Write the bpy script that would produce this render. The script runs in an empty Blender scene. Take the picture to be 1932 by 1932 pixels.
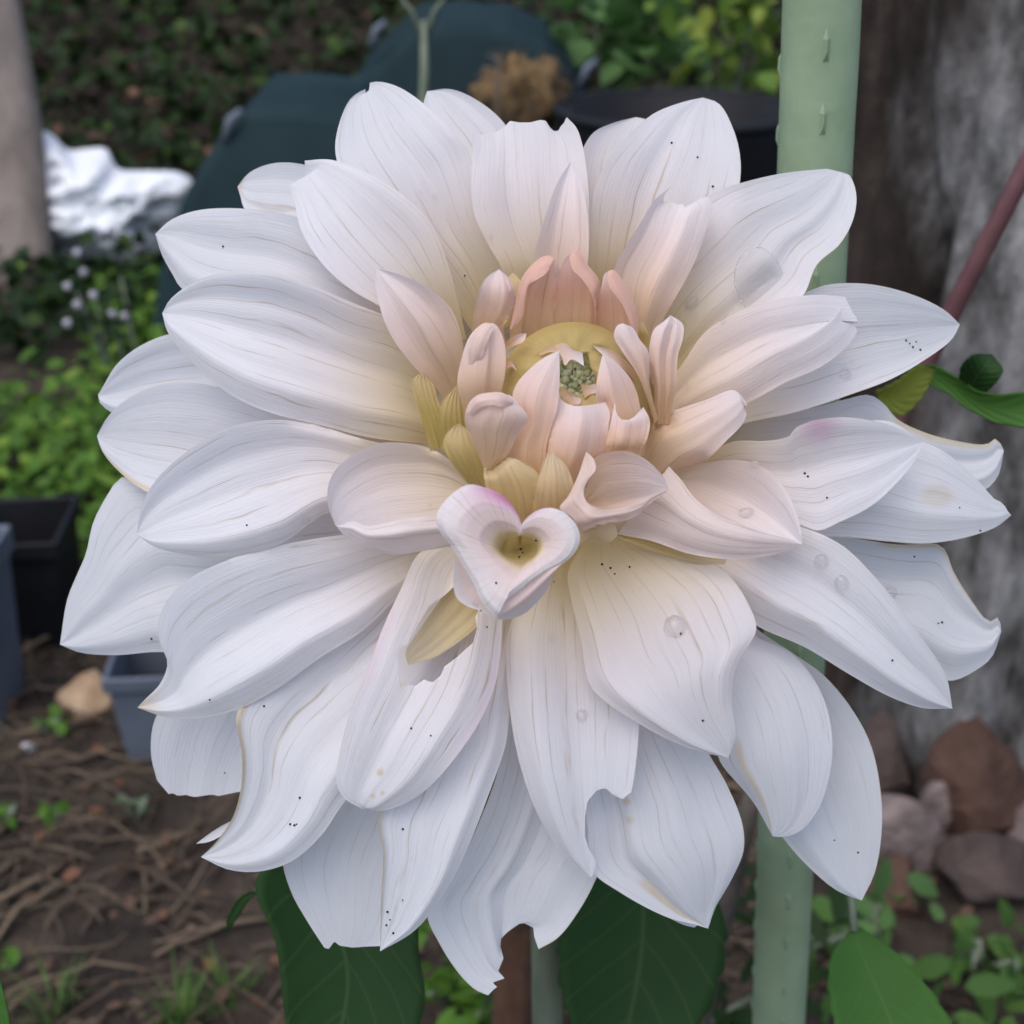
import bpy, bmesh, math, random
import numpy as np
from mathutils import Vector, Matrix, noise
from mathutils.bvhtree import BVHTree

random.seed(7); RNG = np.random.default_rng(11)
S = bpy.context.scene
COL = S.collection
R = math.radians

# ------------------------------------------------------------------ camera
F = 2415.0            # focal length in 1932-px picture units (45 mm on 36 mm)
PITCH = R(26.0)
CAM = Vector((0, 0, 0.75))
FWD = Vector((0, math.cos(PITCH), -math.sin(PITCH)))
UPV = Vector((0, math.sin(PITCH), math.cos(PITCH)))
RGT = Vector((1, 0, 0))
D0 = 0.27             # distance of the flower's middle plane
cam = bpy.data.cameras.new('camera')
cam.lens = 45; cam.sensor_width = 36; cam.clip_start = 0.01; cam.clip_end = 200
cam.dof.use_dof = True; cam.dof.focus_distance = 0.280; cam.dof.aperture_fstop = 18
camo = bpy.data.objects.new('camera', cam); COL.objects.link(camo)
camo.location = CAM; camo.rotation_euler = (R(90) - PITCH, 0, 0)
S.camera = camo

# ------------------------------------------------------------------ sky and sun (overcast)
SUN_EL, SUN_AZ = R(66), R(215)
w = bpy.data.worlds.new('World'); S.world = w; w.use_nodes = True
nt = w.node_tree
sky = nt.nodes.new('ShaderNodeTexSky'); sky.sky_type = 'NISHITA'; sky.sun_disc = False
sky.sun_elevation = SUN_EL; sky.sun_rotation = SUN_AZ; sky.air_density = 1.0; sky.dust_density = 2.5; sky.ozone_density = 1.0
bg = nt.nodes['Background']; bg.inputs['Strength'].default_value = 0.13
nt.links.new(sky.outputs[0], bg.inputs['Color'])
sl = bpy.data.lights.new('sun', 'SUN'); sl.energy = 1.1; sl.angle = R(70); sl.color = (1.0, 0.985, 0.965)
so = bpy.data.objects.new('sun', sl); COL.objects.link(so)
sd = Vector((math.sin(SUN_AZ) * math.cos(SUN_EL), math.cos(SUN_AZ) * math.cos(SUN_EL), math.sin(SUN_EL)))
so.rotation_euler = (-sd).to_track_quat('-Z', 'Y').to_euler(); so.location = (0, 0, 5)
vs = S.view_settings
vs.view_transform = 'Standard'; vs.look = 'None'; vs.gamma = 1; vs.exposure = 0.70; vs.use_curve_mapping = False
S.render.engine = 'CYCLES'
S.cycles.max_bounces = 8; S.cycles.diffuse_bounces = 4; S.cycles.adaptive_threshold = 0.02; S.cycles.transmission_bounces = 8
S.cycles.use_denoising = True

# ------------------------------------------------------------------ helpers
def ray(px, py):
    return FWD + RGT * ((px - 966) / F) + UPV * ((966 - py) / F)
def pt(px, py, depth):
    return CAM + ray(px, py) * depth
def gz(x, y):
    t = min(max((y - 2.5) / 3.2, 0), 1)
    return 1.65 * t * t * (3 - 2 * t) ** .5 * 1.0 + 0.012 * noise.noise(Vector((x * 3, y * 3, 0))) + 0.006 * noise.noise(Vector((x * 13, y * 13, 5)))
def hit(px, py):
    d = ray(px, py); t = 0.3
    while t < 12:
        p = CAM + d * t
        if p.z <= gz(p.x, p.y): break
        t += 0.01
    return p, t
def tag(o, label=None, cat=None, group=None, kind=None):
    if label: o['label'] = label
    if cat: o['category'] = cat
    if group: o['group'] = group
    if kind: o['kind'] = kind
    return o
def empty(name, loc):
    o = bpy.data.objects.new(name, None); COL.objects.link(o); o.location = loc; o.empty_display_size = 0.02
    return o
def link(name, me, mat=None, parent=None):
    o = bpy.data.objects.new(name, me); COL.objects.link(o)
    if mat is not None and not me.materials: me.materials.append(mat)
    if parent is not None:
        o.parent = parent
        o.matrix_parent_inverse = Matrix.Translation(-parent.location) if parent.parent is None else Matrix()
    return o
def mk(name, vs_, fs, mat=None, parent=None, smooth=True):
    me = bpy.data.meshes.new(name)
    me.from_pydata([tuple(v) for v in vs_], [], [tuple(f) for f in fs]); me.update()
    if smooth: me.polygons.foreach_set('use_smooth', [True] * len(me.polygons))
    return link(name, me, mat, parent)
def bm_obj(name, bm, mat, parent=None, smooth=True):
    me = bpy.data.meshes.new(name); bm.to_mesh(me); bm.free()
    if smooth: me.polygons.foreach_set('use_smooth', [True] * len(me.polygons))
    return link(name, me, mat, parent)
def tube_geo(path, rad, n=12, cap=True):
    path = [Vector(p) for p in path]; V = []; Fc = []
    for i, p in enumerate(path):
        a = path[max(i - 1, 0)]; b = path[min(i + 1, len(path) - 1)]
        t = (b - a).normalized()
        s = t.cross(Vector((0.31, -1, 0.17))).normalized(); q = t.cross(s)
        r = rad[i] if hasattr(rad, '__len__') else rad
        for k in range(n):
            th = 2 * math.pi * k / n
            V.append(p + (s * math.cos(th) + q * math.sin(th)) * r)
    m = len(path)
    for i in range(m - 1):
        for k in range(n):
            Fc.append((i * n + k, i * n + (k + 1) % n, (i + 1) * n + (k + 1) % n, (i + 1) * n + k))
    if cap:
        Fc.append(tuple(reversed(range(n)))); Fc.append(tuple((m - 1) * n + k for k in range(n)))
    return V, Fc
def cat_rom(pts, n):
    P = np.array(pts, float)
    if len(P) == 2:
        t = np.linspace(0, 1, n)[:, None]; return P[0] * (1 - t) + P[1] * t
    d = np.concatenate([[0], np.cumsum(np.sqrt(np.maximum(np.linalg.norm(np.diff(P, axis=0), axis=1), 1e-6)))])
    E = np.vstack([2 * P[0] - P[1], P, 2 * P[-1] - P[-2]])
    te = np.concatenate([[d[0] - (d[1] - d[0])], d, [d[-1] + (d[-1] - d[-2])]])
    tt = np.linspace(d[0], d[-1], max(400, n * 6)); out = []
    idx = np.clip(np.searchsorted(d, tt, side='right') - 1, 0, len(P) - 2)
    for t, i in zip(tt, idx):
        p0, p1, p2, p3 = E[i], E[i + 1], E[i + 2], E[i + 3]; t0, t1, t2, t3 = te[i], te[i + 1], te[i + 2], te[i + 3]
        a1 = (t1 - t) / (t1 - t0) * p0 + (t - t0) / (t1 - t0) * p1
        a2 = (t2 - t) / (t2 - t1) * p1 + (t - t1) / (t2 - t1) * p2
        a3 = (t3 - t) / (t3 - t2) * p2 + (t - t2) / (t3 - t2) * p3
        b1 = (t2 - t) / (t2 - t0) * a1 + (t - t0) / (t2 - t0) * a2
        b2 = (t3 - t) / (t3 - t1) * a2 + (t - t1) / (t3 - t1) * a3
        out.append((t2 - t) / (t2 - t1) * b1 + (t - t1) / (t2 - t1) * b2)
    C = np.array(out)
    s = np.concatenate([[0], np.cumsum(np.linalg.norm(np.diff(C, axis=0), axis=1))])
    u = np.linspace(0, s[-1], n)
    return np.stack([np.interp(u, s, C[:, k]) for k in range(C.shape[1])], 1)

# ------------------------------------------------------------------ materials
def new_mat(name):
    m = bpy.data.materials.new(name); m.use_nodes = True
    t = m.node_tree; b = t.nodes['Principled BSDF']
    return m, t, b
def N(t, kind, **kw):
    n = t.nodes.new(kind)
    for k, v in kw.items():
        if hasattr(n, k) and not k[0].isupper(): setattr(n, k, v)
        else: n.inputs[k.replace('_', ' ')].default_value = v
    return n
def ramp(t, fac, stops):
    r = t.nodes.new('ShaderNodeValToRGB'); e = r.color_ramp.elements
    while len(e) < len(stops): e.new(0.5)
    for k, (p, c) in enumerate(stops):
        e[k].position = p; e[k].color = tuple(c) + (1,)
    t.links.new(fac, r.inputs[0]); return r.outputs[0]
def mixc(t, fac, a, b, mode='MIX'):
    m = t.nodes.new('ShaderNodeMix'); m.data_type = 'RGBA'; m.blend_type = mode
    for s, v in ((0, fac), (6, a), (7, b)):
        if hasattr(v, 'links'): t.links.new(v, m.inputs[s])
        elif isinstance(v, (tuple, list)): m.inputs[s].default_value = tuple(v) + (1,)
        else: m.inputs[s].default_value = v
    return m.outputs[2]
def math_(t, op, a, b=None, c=None, clamp=False):
    m = t.nodes.new('ShaderNodeMath'); m.operation = op; m.use_clamp = clamp
    for s, v in enumerate((a, b, c)):
        if v is None: continue
        if hasattr(v, 'links'): t.links.new(v, m.inputs[s])
        else: m.inputs[s].default_value = v
    return m.outputs[0]
def attr(t, name):
    a = t.nodes.new('ShaderNodeAttribute'); a.attribute_name = name; return a.outputs['Fac']
def tex(t, co, scale, detail=3, rough=.55, kind='ShaderNodeTexNoise'):
    n = t.nodes.new(kind); n.inputs['Scale'].default_value = scale
    if 'Detail' in n.inputs: n.inputs['Detail'].default_value = detail
    if 'Roughness' in n.inputs: n.inputs['Roughness'].default_value = rough
    if co is not None: t.links.new(co, n.inputs['Vector'])
    return n
def mapping(t, co, scale):
    m = t.nodes.new('ShaderNodeMapping'); m.inputs['Scale'].default_value = scale; t.links.new(co, m.inputs['Vector']); return m.outputs[0]
def bump(t, h, strength, dist, bsdf):
    b = t.nodes.new('ShaderNodeBump'); b.inputs['Strength'].default_value = strength; b.inputs['Distance'].default_value = dist
    t.links.new(h, b.inputs['Height']); t.links.new(b.outputs[0], bsdf.inputs['Normal']); return b.outputs[0]
def coord(t, which='Object'):
    return t.nodes.new('ShaderNodeTexCoord').outputs[which]

def petal_material():
    m, t, b = new_mat('petal')
    uv = coord(t, 'UV')
    sep = t.nodes.new('ShaderNodeSeparateXYZ'); t.links.new(uv, sep.inputs[0])
    u, v = sep.outputs[0], sep.outputs[1]
    # veins: thin irregular lines along the petal
    nz = tex(t, mapping(t, uv, (0.55, 0.30, 1)), 1.0, 2)
    nv1 = tex(t, mapping(t, uv, (0.04, 0.75, 1)), 1.0, 1)
    v = math_(t, 'ADD', v, math_(t, 'MULTIPLY', nv1.outputs[0], 1.6))
    vv = math_(t, 'ADD', v, math_(t, 'MULTIPLY', math_(t, 'SUBTRACT', nz.outputs[0], 0.5), 0.8))
    fr = math_(t, 'ABSOLUTE', math_(t, 'SUBTRACT', math_(t, 'FRACT', vv), 0.5))
    line = math_(t, 'SUBTRACT', 1.0, math_(t, 'MULTIPLY', fr, 15.0), clamp=True)
    brk = tex(t, mapping(t, uv, (0.75, 2.3, 1)), 1.0, 2)
    gate = ramp(t, brk.outputs[0], [(0.39, (.04, .04, .04)), (0.62, (1, 1, 1))])
    vein = math_(t, 'MULTIPLY', math_(t, 'MULTIPLY', line, gate), attr(t, 'vein'))
    fr2 = math_(t, 'ABSOLUTE', math_(t, 'SUBTRACT', math_(t, 'FRACT', math_(t, 'MULTIPLY', vv, 4.0)), 0.5))
    fine = math_(t, 'SUBTRACT', 1.0, math_(t, 'MULTIPLY', fr2, 5.0), clamp=True)
    stri = tex(t, mapping(t, uv, (0.8, 14, 1)), 1.0, 3)
    blot = tex(t, mapping(t, uv, (1.6, 1.0, 1)), 1.0, 4)
    white = mixc(t, blot.outputs[0], (0.80, 0.80, 0.83), (0.87, 0.87, 0.89))
    c = mixc(t, attr(t, 'pink'), white, (0.87, 0.47, 0.35))
    ycol = ramp(t, attr(t, 'yellow'), [(.30, (.86, .73, .26)), (.80, (.62, .45, .085)), (1.0, (.50, .38, .06))])
    c = mixc(t, attr(t, 'yellow'), c, mixc(t, math_(t, 'MULTIPLY', blot.outputs[0], .7), ycol, mixc(t, .5, ycol, (.50, .34, .10))))
    c = mixc(t, attr(t, 'magenta'), c, (0.60, 0.14, 0.40))
    c = mixc(t, attr(t, 'dry'), c, mixc(t, blot.outputs[0], (0.58, 0.42, 0.22), (0.86, 0.78, 0.58)))
    c = mixc(t, math_(t, 'MULTIPLY', stri.outputs[0], 0.22), c, (0.60, 0.57, 0.61))
    vc = mixc(t, 0.6, c, (0.40, 0.27, 0.13))
    c = mixc(t, math_(t, 'MULTIPLY', fine, 0.05), c, (0.45, 0.38, 0.36))
    c = mixc(t, math_(t, 'MULTIPLY', vein, 0.9), c, vc)
    t.links.new(c, b.inputs['Base Color'])
    b.inputs['Roughness'].default_value = 0.55; b.inputs['Specular IOR Level'].default_value = 0.25
    h = math_(t, 'ADD', math_(t, 'MULTIPLY', stri.outputs[0], 0.55), math_(t, 'MULTIPLY', vein, -0.5))
    h = math_(t, 'ADD', h, math_(t, 'MULTIPLY', fine, -0.15))
    nrm = bump(t, h, 0.34, 0.0005, b)
    tr = t.nodes.new('ShaderNodeBsdfTranslucent'); t.links.new(c, tr.inputs[0]); t.links.new(nrm, tr.inputs['Normal'])
    mx = t.nodes.new('ShaderNodeMixShader'); mx.inputs[0].default_value = 0.42
    t.links.new(b.outputs[0], mx.inputs[1]); t.links.new(tr.outputs[0], mx.inputs[2])
    t.links.new(mx.outputs[0], t.nodes['Material Output'].inputs[0])
    return m
def leaf_material(name, c1, c2, veins=True, trans=0.25, rand=False):
    m, t, b = new_mat(name)
    if rand:
        g = t.nodes.new('ShaderNodeNewGeometry'); f = g.outputs['Random Per Island']
        if rand == 'obj':
            f = t.nodes.new('ShaderNodeObjectInfo').outputs['Random']
        c = ramp(t, f, rand_stops(c1, c2))
    else:
        n = tex(t, coord(t), 40, 3); c = mixc(t, n.outputs[0], c1, c2)
    if veins:
        uv = coord(t, 'UV'); sep = t.nodes.new('ShaderNodeSeparateXYZ'); t.links.new(uv, sep.inputs[0])
        av = math_(t, 'ABSOLUTE', math_(t, 'SUBTRACT', sep.outputs[1], 0.5))
        s = math_(t, 'FRACT', math_(t, 'SUBTRACT', math_(t, 'MULTIPLY', sep.outputs[0], 7), math_(t, 'MULTIPLY', av, 4.0)))
        s = math_(t, 'SUBTRACT', 1, math_(t, 'MULTIPLY', math_(t, 'ABSOLUTE', math_(t, 'SUBTRACT', s, .5)), 16), clamp=True)
        mid = math_(t, 'SUBTRACT', 1, math_(t, 'MULTIPLY', av, 45), clamp=True)
        vn = math_(t, 'MAXIMUM', mid, math_(t, 'MULTIPLY', s, .6))
        c = mixc(t, math_(t, 'MULTIPLY', vn, .16), c, (0.20, 0.27, 0.11))
        bump(t, vn, -0.4, 0.001, b)
    t.links.new(c, b.inputs['Base Color']); b.inputs['Roughness'].default_value = 0.6; b.inputs['Specular IOR Level'].default_value = .18
    tr = t.nodes.new('ShaderNodeBsdfTranslucent'); t.links.new(c, tr.inputs[0])
    mx = t.nodes.new('ShaderNodeMixShader'); mx.inputs[0].default_value = trans
    t.links.new(b.outputs[0], mx.inputs[1]); t.links.new(tr.outputs[0], mx.inputs[2])
    t.links.new(mx.outputs[0], t.nodes['Material Output'].inputs[0])
    return m
def rand_stops(c1, c2):
    return [(0.0, c1), (1.0, c2)] if not isinstance(c1, list) else [(i / (len(c1) - 1), c) for i, c in enumerate(c1)]
def noise_material(name, stops, scale, rough=.8, bstr=.5, bdist=.004, sc=(1, 1, 1), spec=.3, detail=6, bscale=None):
    m, t, b = new_mat(name)
    co = mapping(t, coord(t), sc)
    n = tex(t, co, scale, detail, .6)
    t.links.new(ramp(t, n.outputs[0], stops), b.inputs['Base Color'])
    b.inputs['Roughness'].default_value = rough; b.inputs['Specular IOR Level'].default_value = spec
    n2 = tex(t, co, bscale or scale * 3, 5, .6); bump(t, n2.outputs[0], bstr, bdist, b)
    return m

M_PETAL = petal_material()
M_SOIL = noise_material('soil', [(.30, (.016, .012, .009)), (.5, (.040, .029, .022)), (.68, (.085, .062, .045))], 14, .95, .9, .02, bscale=60)
M_STAKE = noise_material('green_plastic', [(.3, (.245, .335, .20)), (.7, (.325, .42, .265))], 45, .42, .25, .001, spec=.45)
M_STEM = noise_material('flower_stem', [(.3, (.10, .13, .085)), (.7, (.20, .22, .16))], 90, .6, .3, .001, (1, 1, .2))
M_BARKL = noise_material('smooth_bark', [(.3, (.13, .105, .09)), (.7, (.24, .20, .175))], 16, .9, .6, .006, (1, 1, .35))
M_BAG = noise_material('white_sack', [(.3, (.70, .72, .76)), (.7, (.80, .81, .83))], 8, .45, .3, .01)
M_BLOS = noise_material('lilac_blossom', [(.3, (.25, .22, .28)), (.7, (.5, .47, .52))], 60, .7, .3, .004)
M_TEAL = noise_material('dark_teal_plastic', [(.3, (.008, .020, .024)), (.7, (.014, .032, .036))], 6, .7, .1, .002, spec=.12)
M_BLACK = noise_material('black_plastic', [(.3, (.008, .008, .010)), (.7, (.017, .017, .020))], 9, .6, .1, .002, spec=.2)
M_GREY = noise_material('slate_blue_plastic', [(.3, (.085, .10, .13)), (.7, (.13, .15, .185))], 12, .5, .2, .002, spec=.4)
M_TAN = noise_material('sandstone', [(.3, (.34, .22, .13)), (.7, (.50, .36, .24))], 30, .85, .6, .004)
M_COIR = noise_material('dry_brown_fibre', [(.3, (.10, .06, .025)), (.7, (.24, .15, .065))], 30, .9, .8, .01)
M_STRAW = leaf_material('straw', [(.05, .036, .026), (.14, .10, .07), (.085, .062, .045), (.24, .18, .12)], None, False, .1, True)
M_LITTER = leaf_material('dead_leaf', [(.05, .032, .022), (.11, .065, .042), (.08, .055, .04), (.17, .075, .04), (.14, .10, .07)], None, False, .15, True)
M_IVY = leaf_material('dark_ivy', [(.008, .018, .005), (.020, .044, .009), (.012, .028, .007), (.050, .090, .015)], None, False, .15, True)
M_COVER = leaf_material('bright_ground_cover', [(.045, .105, .016), (.12, .23, .03), (.07, .16, .022), (.20, .31, .045)], None, False, .3, True)
M_SHRUB = leaf_material('shrub_leaf', [(.07, .14, .02), (.17, .25, .03), (.09, .19, .04), (.28, .32, .05)], None, False, .3, 'obj')
M_GREENSH = leaf_material('soft_green_leaf', [(.055, .12, .035), (.10, .19, .06), (.07, .145, .04)], None, False, .3, 'obj')
M_COVER2 = leaf_material('weed_leaf', [(.035, .085, .02), (.07, .15, .03), (.05, .11, .025), (.11, .19, .04)], None, False, .3, 'obj')
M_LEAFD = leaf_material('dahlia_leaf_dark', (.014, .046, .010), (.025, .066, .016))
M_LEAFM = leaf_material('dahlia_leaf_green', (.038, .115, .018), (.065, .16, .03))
M_GRASS = leaf_material('grass', [(.06, .14, .03), (.11, .21, .05), (.15, .22, .07)], None, False, .25, True)
M_SPECK = noise_material('black_speck', [(.3, (.006, .005, .005)), (.7, (.015, .012, .010))], 200, .7, 0, .001)
M_GREENC = noise_material('green_floret', [(.35, (.22, .25, .12)), (.52, (.44, .47, .28)), (.70, (.70, .70, .52))], 700, .5, .5, .001)
M_REDSTEM = noise_material('maroon_stem', [(.3, (.10, .040, .045)), (.7, (.18, .085, .085))], 50, .5, .2, .001)
mw, tw, bw = new_mat('water'); bw.inputs['Base Color'].default_value = (1, 1, 1, 1); bw.inputs['Roughness'].default_value = 0.0
bw.inputs['IOR'].default_value = 1.33; bw.inputs['Transmission Weight'].default_value = 1.0
M_WATER = mw
_tr = tw.nodes.new('ShaderNodeBsdfTransparent'); _m1 = tw.nodes.new('ShaderNodeMixShader'); _m1.inputs[0].default_value = .45
tw.links.new(bw.outputs[0], _m1.inputs[1]); tw.links.new(_tr.outputs[0], _m1.inputs[2])
_gl = tw.nodes.new('ShaderNodeBsdfGlossy'); _gl.inputs['Roughness'].default_value = .02; _fr = tw.nodes.new('ShaderNodeFresnel'); _fr.inputs[0].default_value = 1.33
_m2 = tw.nodes.new('ShaderNodeMixShader'); _gb = tw.nodes.new('ShaderNodeNewGeometry'); tw.links.new(math_(tw, 'MULTIPLY', _fr.outputs[0], math_(tw, 'SUBTRACT', 1, _gb.outputs['Backfacing'])), _m2.inputs[0]); tw.links.new(_m1.outputs[0], _m2.inputs[1]); tw.links.new(_gl.outputs[0], _m2.inputs[2])
tw.links.new(_m2.outputs[0], tw.nodes['Material Output'].inputs[0])
def bark_material():
    m, t, b = new_mat('rough_bark')
    co = coord(t)
    n1 = tex(t, mapping(t, co, (1, 1, .45)), 17, 9, .72)
    n2 = tex(t, mapping(t, co, (1, 1, .5)), 7, 4, .6)
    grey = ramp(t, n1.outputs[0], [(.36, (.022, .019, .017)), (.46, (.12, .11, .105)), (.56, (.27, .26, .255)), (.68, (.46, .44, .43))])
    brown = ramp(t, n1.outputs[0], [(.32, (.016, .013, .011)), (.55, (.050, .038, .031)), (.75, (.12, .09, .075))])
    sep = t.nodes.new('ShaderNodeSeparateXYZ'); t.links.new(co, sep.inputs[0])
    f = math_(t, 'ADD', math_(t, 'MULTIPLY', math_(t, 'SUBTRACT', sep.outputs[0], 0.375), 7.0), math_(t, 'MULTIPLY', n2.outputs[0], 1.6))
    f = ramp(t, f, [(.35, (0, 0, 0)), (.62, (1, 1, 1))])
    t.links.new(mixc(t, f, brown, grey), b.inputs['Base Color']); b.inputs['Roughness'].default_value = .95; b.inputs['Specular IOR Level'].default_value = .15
    bump(t, n1.outputs[0], .9, .02, b)
    return m
BX = hit(1900, 1330)[0].x
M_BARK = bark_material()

# ------------------------------------------------------------------ ground
def build_ground():
    xs = np.concatenate([np.linspace(-40, -3, 14)[:-1], np.linspace(-3, 3, 170), np.linspace(3, 40, 14)[1:]])
    ys = np.concatenate([np.linspace(-30, -0.5, 10)[:-1], np.linspace(-0.5, 2.5, 130)[:-1], np.linspace(2.5, 6, 60), np.linspace(6, 60, 14)[1:]])
    V = [(x, y, gz(x, y)) for y in ys for x in xs]
    n = len(xs); Fc = [(j * n + i, j * n + i + 1, (j + 1) * n + i + 1, (j + 1) * n + i) for j in range(len(ys) - 1) for i in range(n - 1)]
    o = mk('ground', V, Fc, M_SOIL); tag(o, 'dark brown garden soil with plant debris, rising to a bank behind', 'ground', kind='structure')
build_ground()

LEAF_V = np.array([(0, 0, 0), (.28, .22, .05), (.28, -.22, .05), (.62, .24, .06), (.62, -.24, .06), (1, 0, -.05), (.3, 0, 0), (.62, 0, .0)])
LEAF_F = [(0, 6, 1), (0, 2, 6), (6, 7, 3, 1), (6, 2, 4, 7), (7, 5, 3), (7, 4, 5)]
def scatter(name, pts, sizes, mat, up=.5, width=1.0, label=None, cat=None, lift=0.0):
    V = []; Fc = []
    for p, s in zip(pts, sizes):
        yaw = RNG.uniform(0, 2 * math.pi); tilt = RNG.uniform(-up, up); roll = RNG.uniform(-up, up)
        Mx = np.array(Matrix.Rotation(yaw, 3, 'Z') @ Matrix.Rotation(tilt, 3, 'Y') @ Matrix.Rotation(roll, 3, 'X'))
        L = LEAF_V * np.array([1, width, 1.0]) * s
        L = L @ Mx.T + np.array(p) + np.array([0, 0, lift * RNG.random()])
        b = len(V); V += [tuple(x) for x in L]; Fc += [tuple(b + i for i in f) for f in LEAF_F]
    o = mk(name, V, Fc, mat, smooth=False); tag(o, label, cat, kind='stuff'); return o
def gpts(x0, x1, y0, y1, n, dz=.005):
    out = []
    for _ in range(n):
        x = RNG.uniform(x0, x1); y = RNG.uniform(y0, y1); out.append((x, y, gz(x, y) + dz))
    return out
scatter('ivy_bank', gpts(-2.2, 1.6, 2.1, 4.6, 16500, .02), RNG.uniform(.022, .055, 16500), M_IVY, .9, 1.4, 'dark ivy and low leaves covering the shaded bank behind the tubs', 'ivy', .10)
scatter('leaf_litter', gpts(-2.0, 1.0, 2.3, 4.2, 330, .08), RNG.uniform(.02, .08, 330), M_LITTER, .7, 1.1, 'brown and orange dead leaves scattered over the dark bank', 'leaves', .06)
scatter('bark_crumb', gpts(-.75, .6, .45, 1.6, 1500, .004), RNG.uniform(.004, .018, 1500), M_LITTER, .5, 1.2, 'brown bark crumbs and leaf bits strewn on the soil', 'debris', .008)
pts = [p for p in gpts(-.95, -.42, 1.3, 2.45, 3200, .01) if noise.noise(Vector((p[0] * 4, p[1] * 2.2, 3))) > -.25]
scatter('ground_cover', pts, RNG.uniform(.015, .042, len(pts)), M_COVER, .7, 1.3, 'bright green low ground cover growing left of the flower', 'ground cover', .09)
# straw
def straw():
    V = []; Fc = []
    for _ in range(900):
        x = RNG.uniform(-.55, .25); y = RNG.uniform(.5, 1.25); L = RNG.uniform(.03, .14); a = RNG.normal(.5, 1.1); r = RNG.uniform(.0004, .0014) if RNG.random() < .93 else RNG.uniform(.002, .0035)
        c = RNG.uniform(-.8, .8); P = []
        for k in range(6):
            s = k / 5; aa = a + c * s; x += math.cos(aa) * L / 5; y += math.sin(aa) * L / 5
            P.append((x, y, gz(x, y) + .004 + .012 * math.sin(s * 3.1) * RNG.random()))
        v, f = tube_geo(P, r, 4); b = len(V); V += v; Fc += [tuple(b + i for i in q) for q in f]
    tag(mk('straw', V, Fc, M_STRAW), 'dry straw and dead stalks matted on the brown soil', 'straw', kind='stuff')
straw()

# ------------------------------------------------------------------ trees
def trunk(name, path, rad, mat, n, ridge, label, base, freq=11):
    root = empty(name, base); tag(root, label, 'tree')
    P = cat_rom([tuple(p) for p in path], 110); Rr = np.interp(np.linspace(0, 1, 110), np.linspace(0, 1, len(rad)), rad)
    V = []; Fc = []
    for i, p in enumerate(P):
        for k in range(n):
            th = 2 * math.pi * k / n; r = Rr[i]
            q = Vector((math.cos(th) * freq * .35, math.sin(th) * freq * .35, p[2] * 2.2))
            d = noise.fractal(q, 1.0, 2.1, 4); d2 = abs(noise.noise(Vector((th * freq * .45, p[2] * 3.2, 2.2))))
            rr = r * (1 + ridge * d * .6 - ridge * (1 - min(1, d2 * 4)) * .55)
            V.append((p[0] + math.cos(th) * rr, p[1] + math.sin(th) * rr, p[2]))
    for i in range(len(P) - 1):
        for k in range(n):
            Fc.append((i * n + k, i * n + (k + 1) % n, (i + 1) * n + (k + 1) % n, (i + 1) * n + k))
    mk('trunk', V, Fc, mat, root); return root
b, _ = hit(1900, 1310)
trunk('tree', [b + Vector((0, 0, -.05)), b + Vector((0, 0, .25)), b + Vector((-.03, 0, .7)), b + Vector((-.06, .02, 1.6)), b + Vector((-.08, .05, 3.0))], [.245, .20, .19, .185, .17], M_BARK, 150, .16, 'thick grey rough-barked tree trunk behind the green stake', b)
b, tt = hit(55, 560)
trunk('tree', [b + Vector((0, 0, -.1)), b + Vector((0, 0, .05)), pt(30, 240, tt + .02), pt(-8, 0, tt + .05), pt(-60, -500, tt + .1)], [.066, .053, .048, .046, .044], M_BARKL, 32, .05, 'thin smooth brown-grey tree trunk beside the white sack', b)

# ------------------------------------------------------------------ tubs, bucket, sack, pots
def frustum(name, c, prof, n, mat, parent, rot=0, cham=None, sx=1, sy=1):
    """lathe with n sides: prof = [(r, z), ...]; open shells get an inner wall in the profile"""
    V = []; Fc = []
    for r, z in prof:
        for k in range(n):
            th = 2 * math.pi * (k + .5) / n + rot
            V.append((c[0] + math.cos(th) * r * sx, c[1] + math.sin(th) * r * sy, c[2] + z))
    for i in range(len(prof) - 1):
        for k in range(n):
            Fc.append((i * n + k, i * n + (k + 1) % n, (i + 1) * n + (k + 1) % n, (i + 1) * n + k))
    Fc.append(tuple(reversed(range(n)))); Fc.append(tuple((len(prof) - 1) * n + k for k in range(n)))
    return mk(name, V, Fc, mat, parent, smooth=n > 16)
def chamfer_tub(pxs, depth, thick, label, clip):
    """upturned shallow tub: an eight-cornered outline facing us with a real body behind it"""
    base = pt(sum(p[0] for p in pxs) / len(pxs), max(p[1] for p in pxs), depth); root = empty('plastic_tub', base); tag(root, label, 'tub', 'dark plastic tubs')
    front = [pt(x, y, depth) for x, y in pxs]; cen = sum(front, Vector()) / len(front)
    off = Vector((0, thick, 0.02)); n = len(front)
    rings = [[cen + (p - cen) * .90 - off * .05 for p in front], [cen + (p - cen) * .965 - off * .02 for p in front], front, [p + off * .12 for p in front], [cen + (p - cen) * 1.03 + off * .16 for p in front], [cen + (p - cen) * 1.03 + off * .9 for p in front], [cen + (p - cen) * .97 + off for p in front]]
    V = [v for r in rings for v in r]; Fc = [(i * n + k, i * n + (k + 1) % n, (i + 1) * n + (k + 1) % n, (i + 1) * n + k) for i in range(len(rings) - 1) for k in range(n)]
    Fc += [tuple(reversed(range(n))), tuple((len(rings) - 1) * n + k for k in range(n))]
    o = mk('tub_body', V, Fc, M_TEAL, root, False); md = o.modifiers.new('bevel', 'BEVEL'); md.width = .006; md.segments = 2
    for (x, y) in clip:
        a = pt(x, y, depth - .01); v, f = tube_geo([a, a + Vector((.012, 0, .035)), a + Vector((.03, .01, .05))], [.008, .009, .006], 8); mk('rim_clip', v, f, M_GREY, root)
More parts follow.
